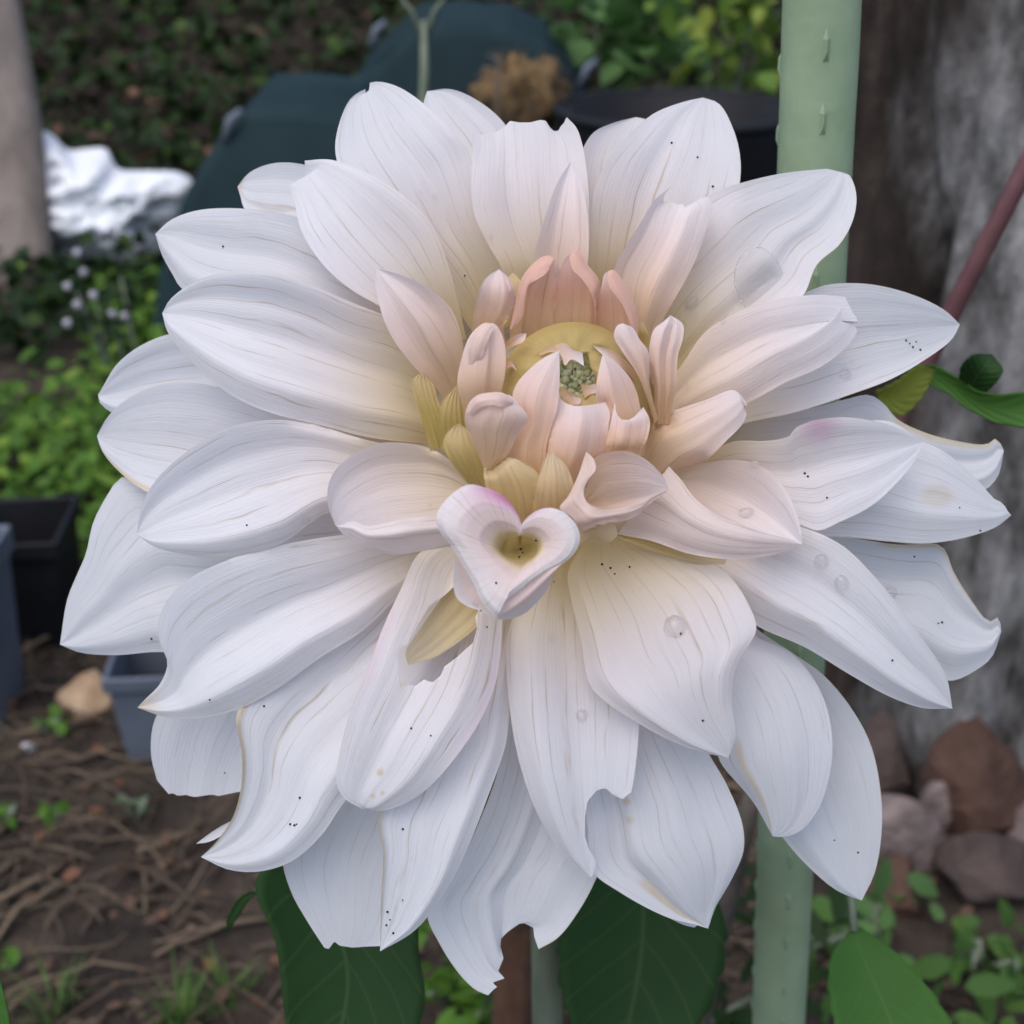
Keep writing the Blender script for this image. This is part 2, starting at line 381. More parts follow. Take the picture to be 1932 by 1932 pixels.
chamfer_tub([(660, 470), (665, 170), (705, 120), (782, 52), (850, 46), (960, 54), (1030, 86), (1074, 145), (1104, 205), (1115, 470)], 2.55, .35, 'dark teal plastic tub with sloping corners behind the top petals', [(700, 92), (1095, 165)])
chamfer_tub([(285, 640), (300, 520), (345, 375), (400, 285), (470, 205), (560, 203), (660, 215), (720, 300), (730, 640)], 2.15, .3, 'dark teal plastic tub nearer the white sack, left of the flower', [(425, 268)])
b, tt = hit(1260, 620)
root = empty('bucket', b); tag(root, 'round black plastic bucket behind the flower beside the stake', 'bucket')
rt = 215 * tt / F; ht = pt(1260, 178, tt).z - b.z
frustum('bucket_wall', b, [(rt * .72, 0), (rt * .97, ht * .93), (rt * .97, ht), (rt * .90, ht), (rt * .66, .03)], 40, M_BLACK, root)
v, f = tube_geo([b + Vector((math.cos(a) * rt, math.sin(a) * rt, ht)) for a in np.linspace(0, 2 * math.pi, 49)], rt * .04, 8, False); mk('rim', v, f, M_BLACK, root)

def sack():
    depth = 2.72
    base = pt(200, 470, depth); root = empty('sack', base); tag(root, 'crumpled white plastic sack lying behind the thin tree trunk', 'sack')
    out = [(-40, 470), (-30, 300), (20, 260), (80, 246), (100, 255), (128, 282), (165, 280), (200, 280), (212, 300), (222, 318), (290, 322), (340, 326), (368, 348), (345, 395), (315, 440), (290, 500), (150, 500)]
    O = cat_rom(out + [out[0]], 90)[:-1]; cen = np.array([170, 400.])
    V = []; n = len(O); ks = [(t, .12 * (1 - t ** 2.2)) for t in np.linspace(0, 1, 26)] + [(.96, -.05), (.7, -.12), (.0, -.14)]
    for s, z in ks:
        for k in range(n):
            q = cen + (O[k] - cen) * max(s, .004)
            a1 = Vector((q[0] * .011, q[1] * .016, 4.2))
            wob = noise.fractal(a1, 1, 2, 3) * .05 - abs(noise.noise(a1 * 1.7 + Vector((3, 0, 0)))) * .05
            V.append(pt(q[0], q[1], depth - z - wob * min(1, 2.5 * (1 - s)) * (1 if z >= 0 else 0)))
    Fc = [(i * n + k, i * n + (k + 1) % n, (i + 1) * n + (k + 1) % n, (i + 1) * n + k) for i in range(len(ks) - 1) for k in range(n)]
    mk('sack_body', V, Fc, M_BAG, root)
    v, f = tube_geo([pt(84, 250, depth), pt(76, 262, depth - .01), pt(80, 280, depth - .02)], [.004, .010, .005], 8); mk('tied_corner', v, f, M_BAG, root)
sack()
def square_pot(px, py, wpx, hpx, mat, label, rot=.1, grp=None):
    b, tt = hit(px, py); wd = wpx * tt / F / 2; h = hpx * tt / F * 1.08
    root = empty('plant_pot', b); tag(root, label, 'pot', grp)
    s2 = math.sqrt(2); prof = [(wd * .80 * s2, -.01), (wd * .97 * s2, h * .86), (wd * 1.06 * s2, h * .86), (wd * 1.06 * s2, h), (wd * .95 * s2, h), (wd * .86 * s2, h * .2)]
    o = frustum('pot_wall', b, prof, 4, mat, root, rot); md = o.modifiers.new('bevel', 'BEVEL'); md.width = wd * .12; md.segments = 3
    sv = [b + Vector((sx * wd * .85, sy * wd * .85, h * .5)) for sx, sy in ((-1, -1), (1, -1), (1, 1), (-1, 1))]
    mk('potting_soil', sv, [(0, 1, 2, 3)], M_SOIL, root, False)
square_pot(62, 1190, 190, 215, M_BLACK, 'square black plastic pot at the left edge beside the green ground cover')
square_pot(-52, 1345, 190, 320, M_GREY, 'slate-blue plastic pot cut off by the left edge', .05, 'slate-blue plastic pots')
square_pot(335, 1400, 180, 190, M_GREY, 'slate-blue plastic pot half hidden under the lower left petals', .08, 'slate-blue plastic pots')

# stones
def stone(px, py, rx, rz, mat, label, seed, grp):
    b, tt = hit(px, py); bm = bmesh.new(); bmesh.ops.create_icosphere(bm, subdivisions=4, radius=1)
    rnd = random.Random(seed); cuts = [(Vector((rnd.uniform(-1, 1), rnd.uniform(-1, 1), rnd.uniform(-.6, 1))).normalized(), rnd.uniform(.42, .8)) for _ in range(9)]
    X, Z = rx * tt / F, rz * tt / F
    for v in bm.verts:
        p = v.co.copy()
        for nn, d in cuts:
            k = p.dot(nn)
            if k > d: p -= nn * (k - d) * .93
        p += p.normalized() * .06 * noise.fractal(p * 2.2 + Vector((seed, 0, 0)), 1, 2, 3)
        v.co = Vector((p.x * X, p.y * X * .9, p.z * Z)) + b + Vector((0, 0, Z * .5))
    o = bm_obj('stone', bm, mat); tag(o, label, 'stone', grp)
def stone_mat(nm, c):
    return noise_material(nm, [(.3, tuple(x * .55 for x in c)), (.55, c), (.75, tuple(min(1, x * 1.6) for x in c))], 18, .85, .8, .01)
SM = [stone_mat('brown_stone', (.075, .052, .046)), stone_mat('rust_stone', (.085, .045, .032)), stone_mat('pinkish_stone', (.17, .13, .12))]
for i, (x, y, a, c, mi, lb) in enumerate([
    (1660, 1490, 70, 115, 0, 'upright brown stone just right of the lower right petals'), (1700, 1610, 95, 95, 2, 'pinkish grey stone in the middle of the rubble heap'),
    (1850, 1540, 120, 150, 1, 'large rust-brown stone at the top of the rubble heap'), (1765, 1420, 60, 90, 0, 'dark brown stone wedged against the tree foot'),
    (1850, 1680, 130, 80, 0, 'broad brown stone low in the rubble heap by the right edge'), (1680, 1700, 75, 60, 1, 'small rust-brown stone at the bottom of the rubble heap'),
    (1935, 1460, 85, 110, 2, 'pale pinkish stone at the right edge under the trunk'), (1965, 1610, 70, 80, 2, 'pinkish stone cut off by the right edge of the rubble heap'),
    (1820, 1420, 95, 120, 2, 'pale brown stone leaning on the trunk above the largest stone'), (1905, 1400, 70, 110, 0, 'dark brown stone high on the heap by the right edge'),
    (1690, 1400, 60, 80, 0, 'dark stone at the top left of the rubble heap'), (1630, 1590, 55, 70, 1, 'rust stone half hidden by the outermost lower right petal'),
    (1775, 1560, 48, 75, 2, 'small pale stone between the two largest stones')]):
    stone(x, y, a, c, SM[mi], lb, i + 3, 'stones heaped by the tree')
stone(162, 1330, 66, 46, M_TAN, 'tan sandstone lump on the soil beside the blue pots', 31, None)
stone(262, 1412, 20, 14, SM[1], 'small orange-brown stone on the soil in front of the tan lump', 33, None)
stone(55, 1415, 14, 11, M_BAG, 'tiny whitish pebble on the soil at the lower left', 35, None)

# dry clump in front of the tub
b, tt = hit(985, 560); c = pt(985, 190, 2.35); root = empty('dry_seed_head', c + Vector((0, 0, -.12))); tag(root, 'dry brown fibrous plant clump in front of the dark tub', 'plant')
bm = bmesh.new(); bmesh.ops.create_icosphere(bm, subdivisions=4, radius=.085)
for v in bm.verts:
    v.co = Vector((v.co.x * 1.0, v.co.y * .8, v.co.z * .85)) * (1 + .35 * noise.fractal(v.co * 22, 1, 2, 4)) + c
bm_obj('clump', bm, M_COIR, root)
V = []; Fc = []
for k in range(260):
    d = Vector((RNG.normal(), RNG.normal(), RNG.normal() + .4)).normalized(); a = c + d * .06; e = c + d * RNG.uniform(.08, .12) + Vector((0, 0, -.015))
    v, f = tube_geo([a, (a + e) / 2 + Vector((0, 0, .008)), e], [.002, .0016, .0008], 3); o = len(V); V += v; Fc += [tuple(o + i for i in q) for q in f]
mk('fibre', V, Fc, M_STRAW, root); tag(root.children[-1], kind='stuff')
v, f = tube_geo([c + Vector((0, 0, -.05)), c + Vector((.01, .02, -.3)), Vector((c.x, c.y + .05, gz(c.x, c.y + .05) - .02))], .006, 8); mk('stalk', v, f, M_STRAW, root)
def stalk(name, top, bot, depth, r, mat, label, extra=False):
    a, e = pt(*top, depth), pt(*bot, depth); e2 = Vector((e.x, e.y + .03, gz(e.x, e.y) - .01))
    root = empty(name, e2); tag(root, label, 'plant')
    v, f = tube_geo([a, (a + e) / 2 + Vector((.002, 0, 0)), e, e2], [r * .7, r, r, r * 1.1], 8); mk('stem', v, f, mat, root)
    if extra:
        for s in (-1, 1):
            v, f = tube_geo([a + Vector((0, 0, -.02)), a + Vector((s * .012, 0, .01)), a + Vector((s * .022, 0, .022))], [r * .7, r * .6, r * .3], 6); mk('branch', v, f, mat, root)
stalk('dry_stalk', (942, 100), (938, 260), 1.6, .0028, M_STRAW, 'pale dry stalk standing before the brown clump')
stalk('dry_stalk', (931, 130), (932, 260), 1.62, .002, M_STRAW, 'thin dry stalk just left of the pale one before the brown clump')
stalk('green_stalk', (799, 40), (796, 220), 1.3, .0045, M_STEM, 'green forked plant stalk rising before the dark tub', True)

# ------------------------------------------------------------------ shrubs and low plants
LEAF_ME = {}
def leaf_mesh(mat, wid, key):
    if key in LEAF_ME: return LEAF_ME[key]
    nu = 7; V = []; Fc = []
    for i in range(nu):
        u = i / (nu - 1); wv = wid * (math.sin(math.pi * u ** .8) ** .75) * (1 if i % 2 else .86)
        for s in (-1, 0, 1): V.append((u, s * wv, abs(s) * .12 * wv - .25 * u * u))
    for i in range(nu - 1):
        for k in range(2): Fc.append((i * 3 + k, i * 3 + k + 1, i * 3 + k + 4, i * 3 + k + 3))
    me = bpy.data.meshes.new('leaf'); me.from_pydata(V, [], Fc); me.update(); me.materials.append(mat)
    me.polygons.foreach_set('use_smooth', [True] * len(Fc)); LEAF_ME[key] = me; return me
def leafy(name, label, cat, base, centre, spread, n, size, mat, wid, key, stems=3, grp=None):
    root = empty(name, base); tag(root, label, cat, grp); me = leaf_mesh(mat, wid, key)
    for k in range(stems):
        e = Vector(centre) + Vector((RNG.normal() * spread[0] * .5, RNG.normal() * spread[1] * .4, RNG.uniform(-.2, .5) * spread[2]))
        v, f = tube_geo([base, (Vector(base) * .6 + e * .4) + Vector((RNG.normal() * .01, 0, .02)), e], [.004, .003, .0015], 6); mk('stem', v, f, M_STEM, root)
    inv = Matrix.Translation(-Vector(base))
    for k in range(n):
        p = Vector(centre) + Vector((RNG.normal() * spread[0], RNG.normal() * spread[1], RNG.normal() * spread[2]))
        if p.z < gz(p.x, p.y) + .01: p.z = gz(p.x, p.y) + .02
        o = bpy.data.objects.new('leaf', me); COL.objects.link(o); o.parent = root; o.matrix_parent_inverse = inv
        o.location = p; o.rotation_euler = (RNG.normal() * .6, RNG.normal() * .5 + .1, RNG.uniform(0, 6.28)); s = size * RNG.uniform(.65, 1.25); o.scale = (s, s, s)
def shrub_at(px, py, depth, sp, n, size, mat, wid, key, label, name='shrub', cat='shrub', grp=None):
    c = pt(px, py, depth); g = Vector((c.x, c.y + .02, gz(c.x, c.y))); leafy(name, label, cat, g, c, sp, n, size, mat, wid, key, 4, grp)
shrub_at(1180, 60, 2.9, (.085, .08, .055), 90, .085, M_GREENSH, .34, 'soft', 'soft green leafy shrub above the black bucket')
shrub_at(1390, 70, 2.7, (.075, .10, .085), 150, .062, M_SHRUB, .30, 'yel', 'yellow-green leafy shrub between the bucket and the green stake')
shrub_at(185, 560, 1.9, (.045, .08, .028), 80, .028, M_IVY, .25, 'ivy', 'dark fine-leaved herb with small pale flowers before the white sack', 'herb_plant', 'plant')
hr = [o for o in S.objects if o.name.startswith('herb_plant')][0]
for k in range(9):
    p = pt(RNG.uniform(120, 250), RNG.uniform(420, 640), RNG.uniform(1.7, 1.85)); bm = bmesh.new(); bmesh.ops.create_icosphere(bm, subdivisions=2, radius=.006)
    for v in bm.verts: v.co = v.co * (1 + .5 * noise.noise(v.co * 260)) + p
    bm_obj('blossom', bm, M_BLOS, hr)
shrub_at(1660, 1770, 1.0, (.03, .03, .010), 30, .026, M_GREENSH, .30, 'pale', 'pale-leaved low plant at the foot of the rubble heap', 'low_plant', 'plant')
shrub_at(1870, 1850, .96, (.026, .04, .014), 48, .030, M_COVER2, .25, 'fresh', 'fresh green low plant in the lower right corner', 'low_plant', 'plant')
shrub_at(1540, 1790, .98, (.010, .02, .012), 12, .028, M_COVER2, .36, 'fresh', 'small yellow-green weed right beside the foot of the green stake', 'low_plant', 'plant')
shrub_at(1230, 1850, .80, (.055, .05, .040), 150, .040, M_IVY, .16, 'ferny', 'dark feathery foliage in the shade between the stems', 'low_plant', 'plant')
shrub_at(870, 1870, .90, (.022, .03, .018), 60, .030, M_COVER, .2, 'weed', 'small bright weed below the lowest petal', 'low_plant', 'plant')
shrub_at(400, 420, 2.0, (.03, .05, .03), 30, .03, M_COVER, .3, 'weed2', 'small green plant hidden between the tub and the sack', 'low_plant', 'plant') if False else None
def grass_tuft(px, py, n, h, label):
    b, tt = hit(px, py); V = []; Fc = []
    for k in range(n):
        a = RNG.uniform(0, 6.28); l = h * RNG.uniform(.5, 1.1); lean = RNG.uniform(.1, .75); r = RNG.uniform(0, .016); o = len(V)
        wd = RNG.uniform(.0008, .002); d = Vector((math.cos(a), math.sin(a), 0)); s = Vector((-d.y, d.x, 0)); p0 = b + d * r
        for i in range(5):
            u = i / 4; q = p0 + d * lean * l * u * u + Vector((0, 0, l * (u - .25 * lean * u * u)))
            V += [q - s * wd * (1 - u * .93), q + s * wd * (1 - u * .93)]
        Fc += [(o + 2 * i, o + 2 * i + 1, o + 2 * i + 3, o + 2 * i + 2) for i in range(4)]
    tag(mk('grass_tuft', V, Fc, M_GRASS, None), label, 'grass', 'grass tufts on the soil')
grass_tuft(110, 1925, 40, .045, 'grass tuft at the bottom left corner')
grass_tuft(345, 1940, 60, .05, 'wider grass tuft left of the big dark leaf at the bottom')
grass_tuft(430, 1900, 40, .045, 'bright grass tuft touching the big dark leaf at the bottom')
for x, y, lb in [(8, 1560, 'tiny green seedling at the left edge of the soil'), (100, 1565, 'round tiny green seedling on the bare soil'), (262, 1545, 'tiny dull green seedling under the ragged lower left petal'), (20, 1840, 'yellow-green seedling near the lower left corner'), (112, 1395, 'small green seedling in front of the tan stone')]:
    b, tt = hit(x, y); leafy('seedling', lb, 'seedling', b, b + Vector((0, 0, .012)), (.006, .006, .003), 9, .014, M_COVER if 'dull' not in lb else M_GREENSH, .36, 'seed' + ('d' if 'dull' in lb else ''), 2, 'seedlings')

# ------------------------------------------------------------------ stake
def stake():
    top, bot = pt(1553, -60, .322), pt(1466, 1990, .500)
    d = (bot - top).normalized(); t_up = top - d * .25; L = bot.z / -d.z; low = bot + d * L
    root = empty('garden_stake', low); tag(root, 'sage green plastic-coated garden stake with raised nubs behind the flower', 'stake')
    r = .0099; n = 28; V = []; Fc = []; tot = (low - t_up).length; m = 220
    side = RGT - d * RGT.dot(d); side.normalize(); fr = d.cross(side)
    if fr.dot(FWD) > 0: fr = -fr
    for i in range(m + 1):
        p = t_up + (low - t_up) * (i / m)
        for k in range(n):
            th = 2 * math.pi * k / n; rr = r * (1 + .018 * noise.noise(Vector((math.cos(th) * 1.5, math.sin(th) * 1.5, i * .18))))
            V.append(p + (side * math.cos(th) + fr * math.sin(th)) * rr)
    Fc = [(i * n + k, i * n + (k + 1) % n, (i + 1) * n + (k + 1) % n, (i + 1) * n + k) for i in range(m) for k in range(n)] + [tuple(range(n))]
    pole = mk('pole', V, Fc, M_STAKE, root)
    # nubs: little raised wedges in rows round the pole
    s = 0.02; row = 0
    while s < tot - .02:
        for j, th0 in enumerate((math.pi / 2 + .05, math.pi / 2 + 2.1, math.pi / 2 - 2.1)):
            p = t_up + d * (s + j * .006 + .0015 * math.sin(row * 2.3)); e = side * math.cos(th0) + fr * math.sin(th0); q = d.cross(e)
            h, wv, hh = .0046, .0011, .0013
            vv = [p - d * h + e * r * .97, p - d * h * .3 - q * wv + e * r * .97, p - d * h * .3 + q * wv + e * r * .97, p - d * h * .25 + e * (r + hh * .9), p + d * h * .35 + e * (r + hh), p + d * h - q * wv * .8 + e * r * .97, p + d * h + q * wv * .8 + e * r * .97]
            o = mk('nub', vv, [(0, 1, 3), (0, 3, 2), (1, 5, 4, 3), (3, 4, 6, 2), (5, 6, 4)], M_STAKE, pole, False)
        s += .0205; row += 1
stake()

# ------------------------------------------------------------------ the dahlia
BASE = pt(1040, 1000, .36)
DAHLIA = empty('dahlia_plant', Vector((BASE.x, BASE.y, 0.0)))
tag(DAHLIA, 'large white dahlia in full bloom with a pink and yellow heart', 'flower')
CX, CY = 1060, 800
PETALS = []      # back to front
def sm(a, b, x):
    t = np.clip((x - a) / (b - a), 0, 1); return t * t * (3 - 2 * t)
def vcols(nv):
    return np.linspace(0, 1, nv) if nv < 20 else np.concatenate([[0, .013], np.linspace(.036, .964, nv - 4), [.987, 1]])
def patch(L, Rr, T=None, z=(-200, -150, -200), prof=None, cup=.15, nu=44, nv=26, zl=None, zr=None):
    l = cat_rom(L, nu); r = cat_rom(Rr, nu); U = np.linspace(0, 1, nu)[:, None, None]; Vv = vcols(nv)[None, :, None]
    G = (1 - Vv) * l[:, None, :] + Vv * r[:, None, :]
    if T is not None:
        tt = poly(np.array([L[-1]] + list(T) + [Rr[-1]], float), nv, vcols(nv))
        line = (1 - Vv[0]) * l[-1] + Vv[0] * r[-1]
        G = G + (U ** 5) * (tt - line)[None]
    u = np.linspace(0, 1, nu); v = vcols(nv)
    zq = np.array([2 * z[0] - z[1]] + list(z) + [2 * z[-1] - z[-2]], float); kx = np.clip(u * (len(z) - 1), 0, len(z) - 1 - 1e-9); ki = kx.astype(int); kt = kx - ki
    p0, p1, p2, p3 = zq[ki], zq[ki + 1], zq[ki + 2], zq[ki + 3]
    zu = .5 * (2 * p1 + (p2 - p0) * kt + (2 * p0 - 5 * p1 + 4 * p2 - p3) * kt ** 2 + (3 * p1 - p0 - 3 * p2 + p3) * kt ** 3)
    Z = np.repeat(zu[:, None], nv, 1)
    wd = np.linalg.norm(l - r, axis=1)[:, None]
    if prof is None:
        cl, cr = (cup, cup) if not isinstance(cup, tuple) else cup
        s = 2 * v - 1; pf = np.where(s < 0, cl, cr) * np.abs(s) ** 2.0
    else:
        pv, pz = zip(*prof); vf = np.linspace(-.1, 1.1, 241); q = np.interp(vf, pv, pz); k = np.hanning(17); k /= k.sum()
        q = np.convolve(np.pad(q, 8, mode='edge'), k, 'valid'); pf = np.interp(v, vf, q)
    Z = Z + pf[None] * wd * 1.1
    return G, Z, u, v, wd
def poly(P, n, q01=None):
    s = np.concatenate([[0], np.cumsum(np.linalg.norm(np.diff(P, axis=0), axis=1))]); q = (np.linspace(0, 1, n) if q01 is None else q01) * s[-1]
    return np.stack([np.interp(q, s, P[:, k]) for k in range(2)], 1)
def pet(L, Rr, T=None, z=(-200, -150, -200), prof=None, cup=.15, pink=0, yel=0, mag=None, dry=None, hole=None, nu=44, nv=26, extra=(), name='petal', veins=None, wob=4, order=None, ridge_=.22, ridge_u=(1, 0), pinkr=1, label=None, vstr=1, blem=()):
    ps = []
    for k, kw in enumerate((dict(L=L, Rr=Rr, T=T, z=z, prof=prof, cup=cup, nu=nu, nv=nv),) + tuple(extra)):
        G, Z, u, v, wd = patch(**kw)
        seed = len(PETALS) * 3.7 + k
        U2, V2 = np.meshgrid(u, v, indexing='ij')
        wv = np.array([[noise.noise(Vector((a * 2.2 + seed, b * 1.6, seed))) for b in v] for a in u]) * wob
        ed = np.array([[noise.noise(Vector((a * 5.5 + seed, (0 if b < .5 else 7), seed))) * abs(2 * b - 1) ** 6 for b in v] for a in u]) * wob * 1.3
        nvn = veins or max(3, float(wd.max()) / 31.0)
        ridge = np.cos(2 * np.pi * V2 * nvn) * ridge_ * sm(0, 25, wd)
        rf = random.Random(len(PETALS) * 13 + k); fold = np.zeros_like(U2)
        for _ in range(4):
            nf = rf.uniform(1.3, 4.6); ph = rf.uniform(0, 6.28); dr_ = rf.uniform(-.8, .8)
            fold += np.sin(2 * np.pi * nf * V2 + ph + dr_ * U2 * 3) * (.5 + .5 * np.sin(U2 * rf.uniform(2, 5) + rf.uniform(0, 6))) * wd * .0085 / (nf / 2.2)
        Z = Z + fold * np.minimum(1, wob / 4) + ridge_u[1] * np.cos(2 * np.pi * U2 * ridge_u[0]) * np.sin(np.pi * V2)
        Z = Z + (wv + ed) * sm(0, 60, wd) + ridge + (G[:, :, 1] - 800) * .10
        ps.append(dict(G=G, Z=Z, U=U2, V=V2, nvn=nvn, len=float(np.linalg.norm(np.diff(G[:, nv // 2 if k == 0 else G.shape[1] // 2], axis=0), axis=1).sum())))
    PETALS.append(dict(ps=ps, pink=pink, yel=yel, mag=mag, dry=dry, hole=hole, name=name, pinkr=pinkr, label=label, vstr=vstr, blem=blem))

exec_data = True
ZB = (-330, -300, -370); ZM = (-260, -190, -250); ZF = (-180, -95, -140); ZI = (-110, 0, 40)
# ---- back layer
_a = np.linspace(0, 2 * math.pi, 25)
pet([(1050 + 4 * math.cos(a), 800 + 4 * math.sin(a)) for a in _a], [(1050 + 310 * math.cos(a), 830 + 310 * math.sin(a)) for a in _a], z=(-300, -300, -300), prof=[(0, 0), (1, -.1)], yel=.55, pink=.3, nu=60, nv=20, name='receptacle', wob=10)
pet([(950, 560), (850, 380), (795, 250), (800, 190), (806, 172)], [(1010, 560), (1000, 360), (958, 242), (905, 192), (850, 168), (806, 172)], z=ZB)
pet([(1080, 560), (1085, 400), (1090, 310), (1105, 270), (1122, 248), (1160, 231), (1200, 221)], [(1200, 560), (1250, 400), (1260, 300), (1245, 250), (1220, 226), (1200, 221)], z=ZB, cup=(.2, .05))
pet([(780, 620), (640, 480), (560, 420), (500, 410), (462, 395), (453, 368), (448, 352)], [(800, 560), (700, 420), (640, 340), (575, 311), (515, 308), (470, 326), (448, 352)], z=ZB, cup=(.05, .15), dry=('T', .93))
pet([(800, 780), (520, 790), (330, 800), (235, 790), (205, 775), (187, 758), (185, 745)], [(800, 720), (560, 650), (420, 622), (320, 630), (260, 655), (218, 690), (197, 725), (185, 745)], z=ZB, cup=(.05, .2), prof=[(0, -.05), (.16, .06), (.5, 0), (1, .22)])
pet([(820, 1060), (600, 1190), (420, 1235), (295, 1230), (220, 1236), (150, 1231), (113, 1216)], [(800, 930), (500, 900), (330, 920), (250, 900), (226, 902), (205, 930), (176, 985), (162, 1045), (148, 1078), (127, 1130), (113, 1216)], z=(-340, -310, -330, -390), prof=[(0, -.03), (.14, .05), (.42, -.02), (.60, .05), (1, .0)])
pet([(700, 1060), (480, 1200), (330, 1300), (291, 1360), (285, 1425), (296, 1472)], [(860, 1100), (700, 1250), (580, 1340), (520, 1420), (480, 1490)], T=[(318, 1498), (325, 1496), (338, 1503), (346, 1499), (352, 1500), (366, 1504), (400, 1499), (412, 1502), (445, 1495)], z=(-350, -340, -360, -400), cup=.1)
pet([(560, 1460), (470, 1530), (415, 1560), (385, 1580), (370, 1592)], [(570, 1500), (500, 1545), (432, 1570), (395, 1588), (370, 1592)], z=(-360, -360, -360), cup=.1)
pet([(880, 1150), (700, 1350), (560, 1520), (532, 1610), (548, 1680), (582, 1742), (612, 1788)], [(1000, 1200), (900, 1450), (830, 1650), (760, 1760), (718, 1785)], T=[(620, 1791), (631, 1776), (640, 1784), (665, 1788), (690, 1786)], z=(-340, -330, -330, -370), cup=.08)
pet([(1230, 1080), (1330, 1280), (1420, 1480), (1475, 1578), (1532, 1642), (1582, 1682), (1626, 1699)], [(1300, 1060), (1420, 1180), (1500, 1235), (1552, 1272), (1602, 1330), (1641, 1400), (1660, 1480), (1664, 1560), (1651, 1645), (1626, 1699)], z=(-340, -320, -320, -380), prof=[(0, -.06), (.18, .06), (.40, -.02), (.55, -.03), (1, .10)], vstr=.6)
pet([(1300, 1120), (1480, 1180), (1650, 1240), (1765, 1280), (1800, 1284), (1842, 1264), (1871, 1240), (1889, 1192)], [(1350, 980), (1590, 1012), (1700, 1028), (1776, 1030), (1800, 1080), (1831, 1130), (1866, 1172), (1884, 1165), (1889, 1192)], z=(-350, -320, -330, -370), prof=[(0, -.14), (.30, .04), (.36, .05), (.7, -.06), (1, .06)], dry=('R', .45, .97, .03))
pet([(1290, 930), (1420, 920), (1560, 900), (1700, 905), (1800, 930), (1855, 926), (1882, 900), (1891, 868), (1894, 850)], [(1290, 790), (1420, 778), (1530, 770), (1600, 752), (1641, 745), (1668, 762), (1692, 790), (1745, 816), (1805, 832), (1862, 838), (1880, 827), (1894, 850)], z=(-340, -310, -330, -380), prof=[(0, -.12), (.25, .02), (.6, -.05), (.88, .08), (1, .03)], dry=('R', .60, 1.0, .10))
pet([(930, 1200), (950, 1400), (900, 1560), (845, 1660), (806, 1722), (830, 1782), (870, 1842), (898, 1868), (921, 1878)], [(1110, 1200), (1160, 1400), (1160, 1560), (1122, 1664), (1090, 1722), (1052, 1770), (1016, 1791)], T=[(930, 1868), (938, 1862), (929, 1854), (952, 1846), (940, 1832), (950, 1808), (944, 1785), (936, 1780), (946, 1762), (965, 1742), (985, 1740), (1006, 1750), (1008, 1768)], nu=70, nv=60, z=(-330, -310, -310, -340), prof=[(0, -.02), (.26, -.05), (.36, .01), (.48, -.05), (1, .05)], dry=('R', .9, .99, .01))
pet([(1150, 1500), (1200, 1650), (1250, 1722), (1290, 1745), (1310, 1750)], [(1300, 1500), (1340, 1650), (1350, 1700), (1335, 1730), (1310, 1750)], z=(-370, -360, -380))
# ---- middle layer
pet([(900, 640), (820, 520), (720, 430), (655, 350), (633, 290), (638, 240), (660, 188), (680, 172), (690, 168)], [(965, 600), (945, 505), (905, 410), (893, 330), (884, 288), (850, 246), (800, 196), (752, 164), (715, 154), (698, 156)], T=[(689, 177), (696, 170)], z=(-270, -215, -200, -290), prof=[(0, .02), (.22, -.05), (.26, -.055), (.52, -.01), (.60, -.03), (1, .17)], nu=50, nv=40)
pet([(1090, 620), (1108, 500), (1112, 420), (1122, 355), (1142, 308), (1182, 260), (1232, 215), (1290, 192), (1326, 184)], [(1240, 600), (1340, 480), (1385, 400), (1396, 345), (1397, 300), (1386, 250), (1357, 196), (1326, 184)], z=(-270, -215, -200, -280), prof=[(0, .14), (.35, -.02), (.62, 0), (.70, -.02), (1, .10)])
pet([(960, 600), (945, 505), (920, 460), (895, 405), (888, 345), (890, 300), (893, 252)], [(1090, 600), (1110, 480), (1112, 400), (1108, 330), (1098, 270), (1087, 240), (1069, 221)], T=[(902, 255), (928, 252), (942, 246), (953, 238), (962, 228), (980, 231), (1000, 231), (1020, 226), (1030, 228), (1038, 241), (1046, 248), (1054, 246), (1058, 238), (1064, 232)], z=(-230, -170, -150, -190), prof=[(0, .14), (.3, .0), (.72, -.03), (.82, -.02), (1, .07)], nv=60, nu=50, vstr=1.1)
pet([(1260, 850), (1400, 800), (1500, 778), (1600, 746), (1680, 716), (1740, 682), (1796, 640), (1811, 612)], [(1260, 720), (1420, 600), (1520, 552), (1562, 537), (1640, 536), (1722, 556), (1782, 585), (1811, 612)], z=(-270, -210, -220, -300), prof=[(0, .02), (.14, -.05), (.45, -.05), (1, .14)])
pet([(820, 720), (650, 640), (480, 590), (385, 570), (340, 542), (328, 522), (305, 480), (293, 441)], [(830, 600), (690, 480), (600, 425), (548, 406), (450, 393), (372, 397), (322, 415), (293, 441)], z=(-270, -215, -230, -300), prof=[(0, -.05), (.20, .09), (.30, .05), (.55, 0), (1, .16)])
pet([(800, 880), (560, 940), (400, 960), (278, 928), (225, 890), (192, 850), (183, 822)], [(800, 760), (620, 780), (520, 770), (450, 742), (362, 722), (300, 726), (240, 752), (202, 788), (183, 822)], z=(-270, -220, -240, -310), prof=[(0, .01), (.10, -.02), (.45, -.05), (.75, .05), (1, .18)], dry=('L', .66, .97, .045))
pet([(1330, 960), (1480, 1010), (1600, 1014), (1680, 1022), (1752, 1025), (1822, 1014), (1880, 994), (1908, 972)], [(1340, 860), (1600, 800), (1680, 795), (1735, 830), (1775, 848), (1806, 871), (1850, 912), (1882, 946), (1894, 948), (1897, 956)], T=[(1901, 964)], z=(-270, -200, -230, -300), prof=[(0, -.03), (.30, .07), (.36, .06), (.7, -.02), (1, -.04)], dry=('B', (1768, 935), 42))
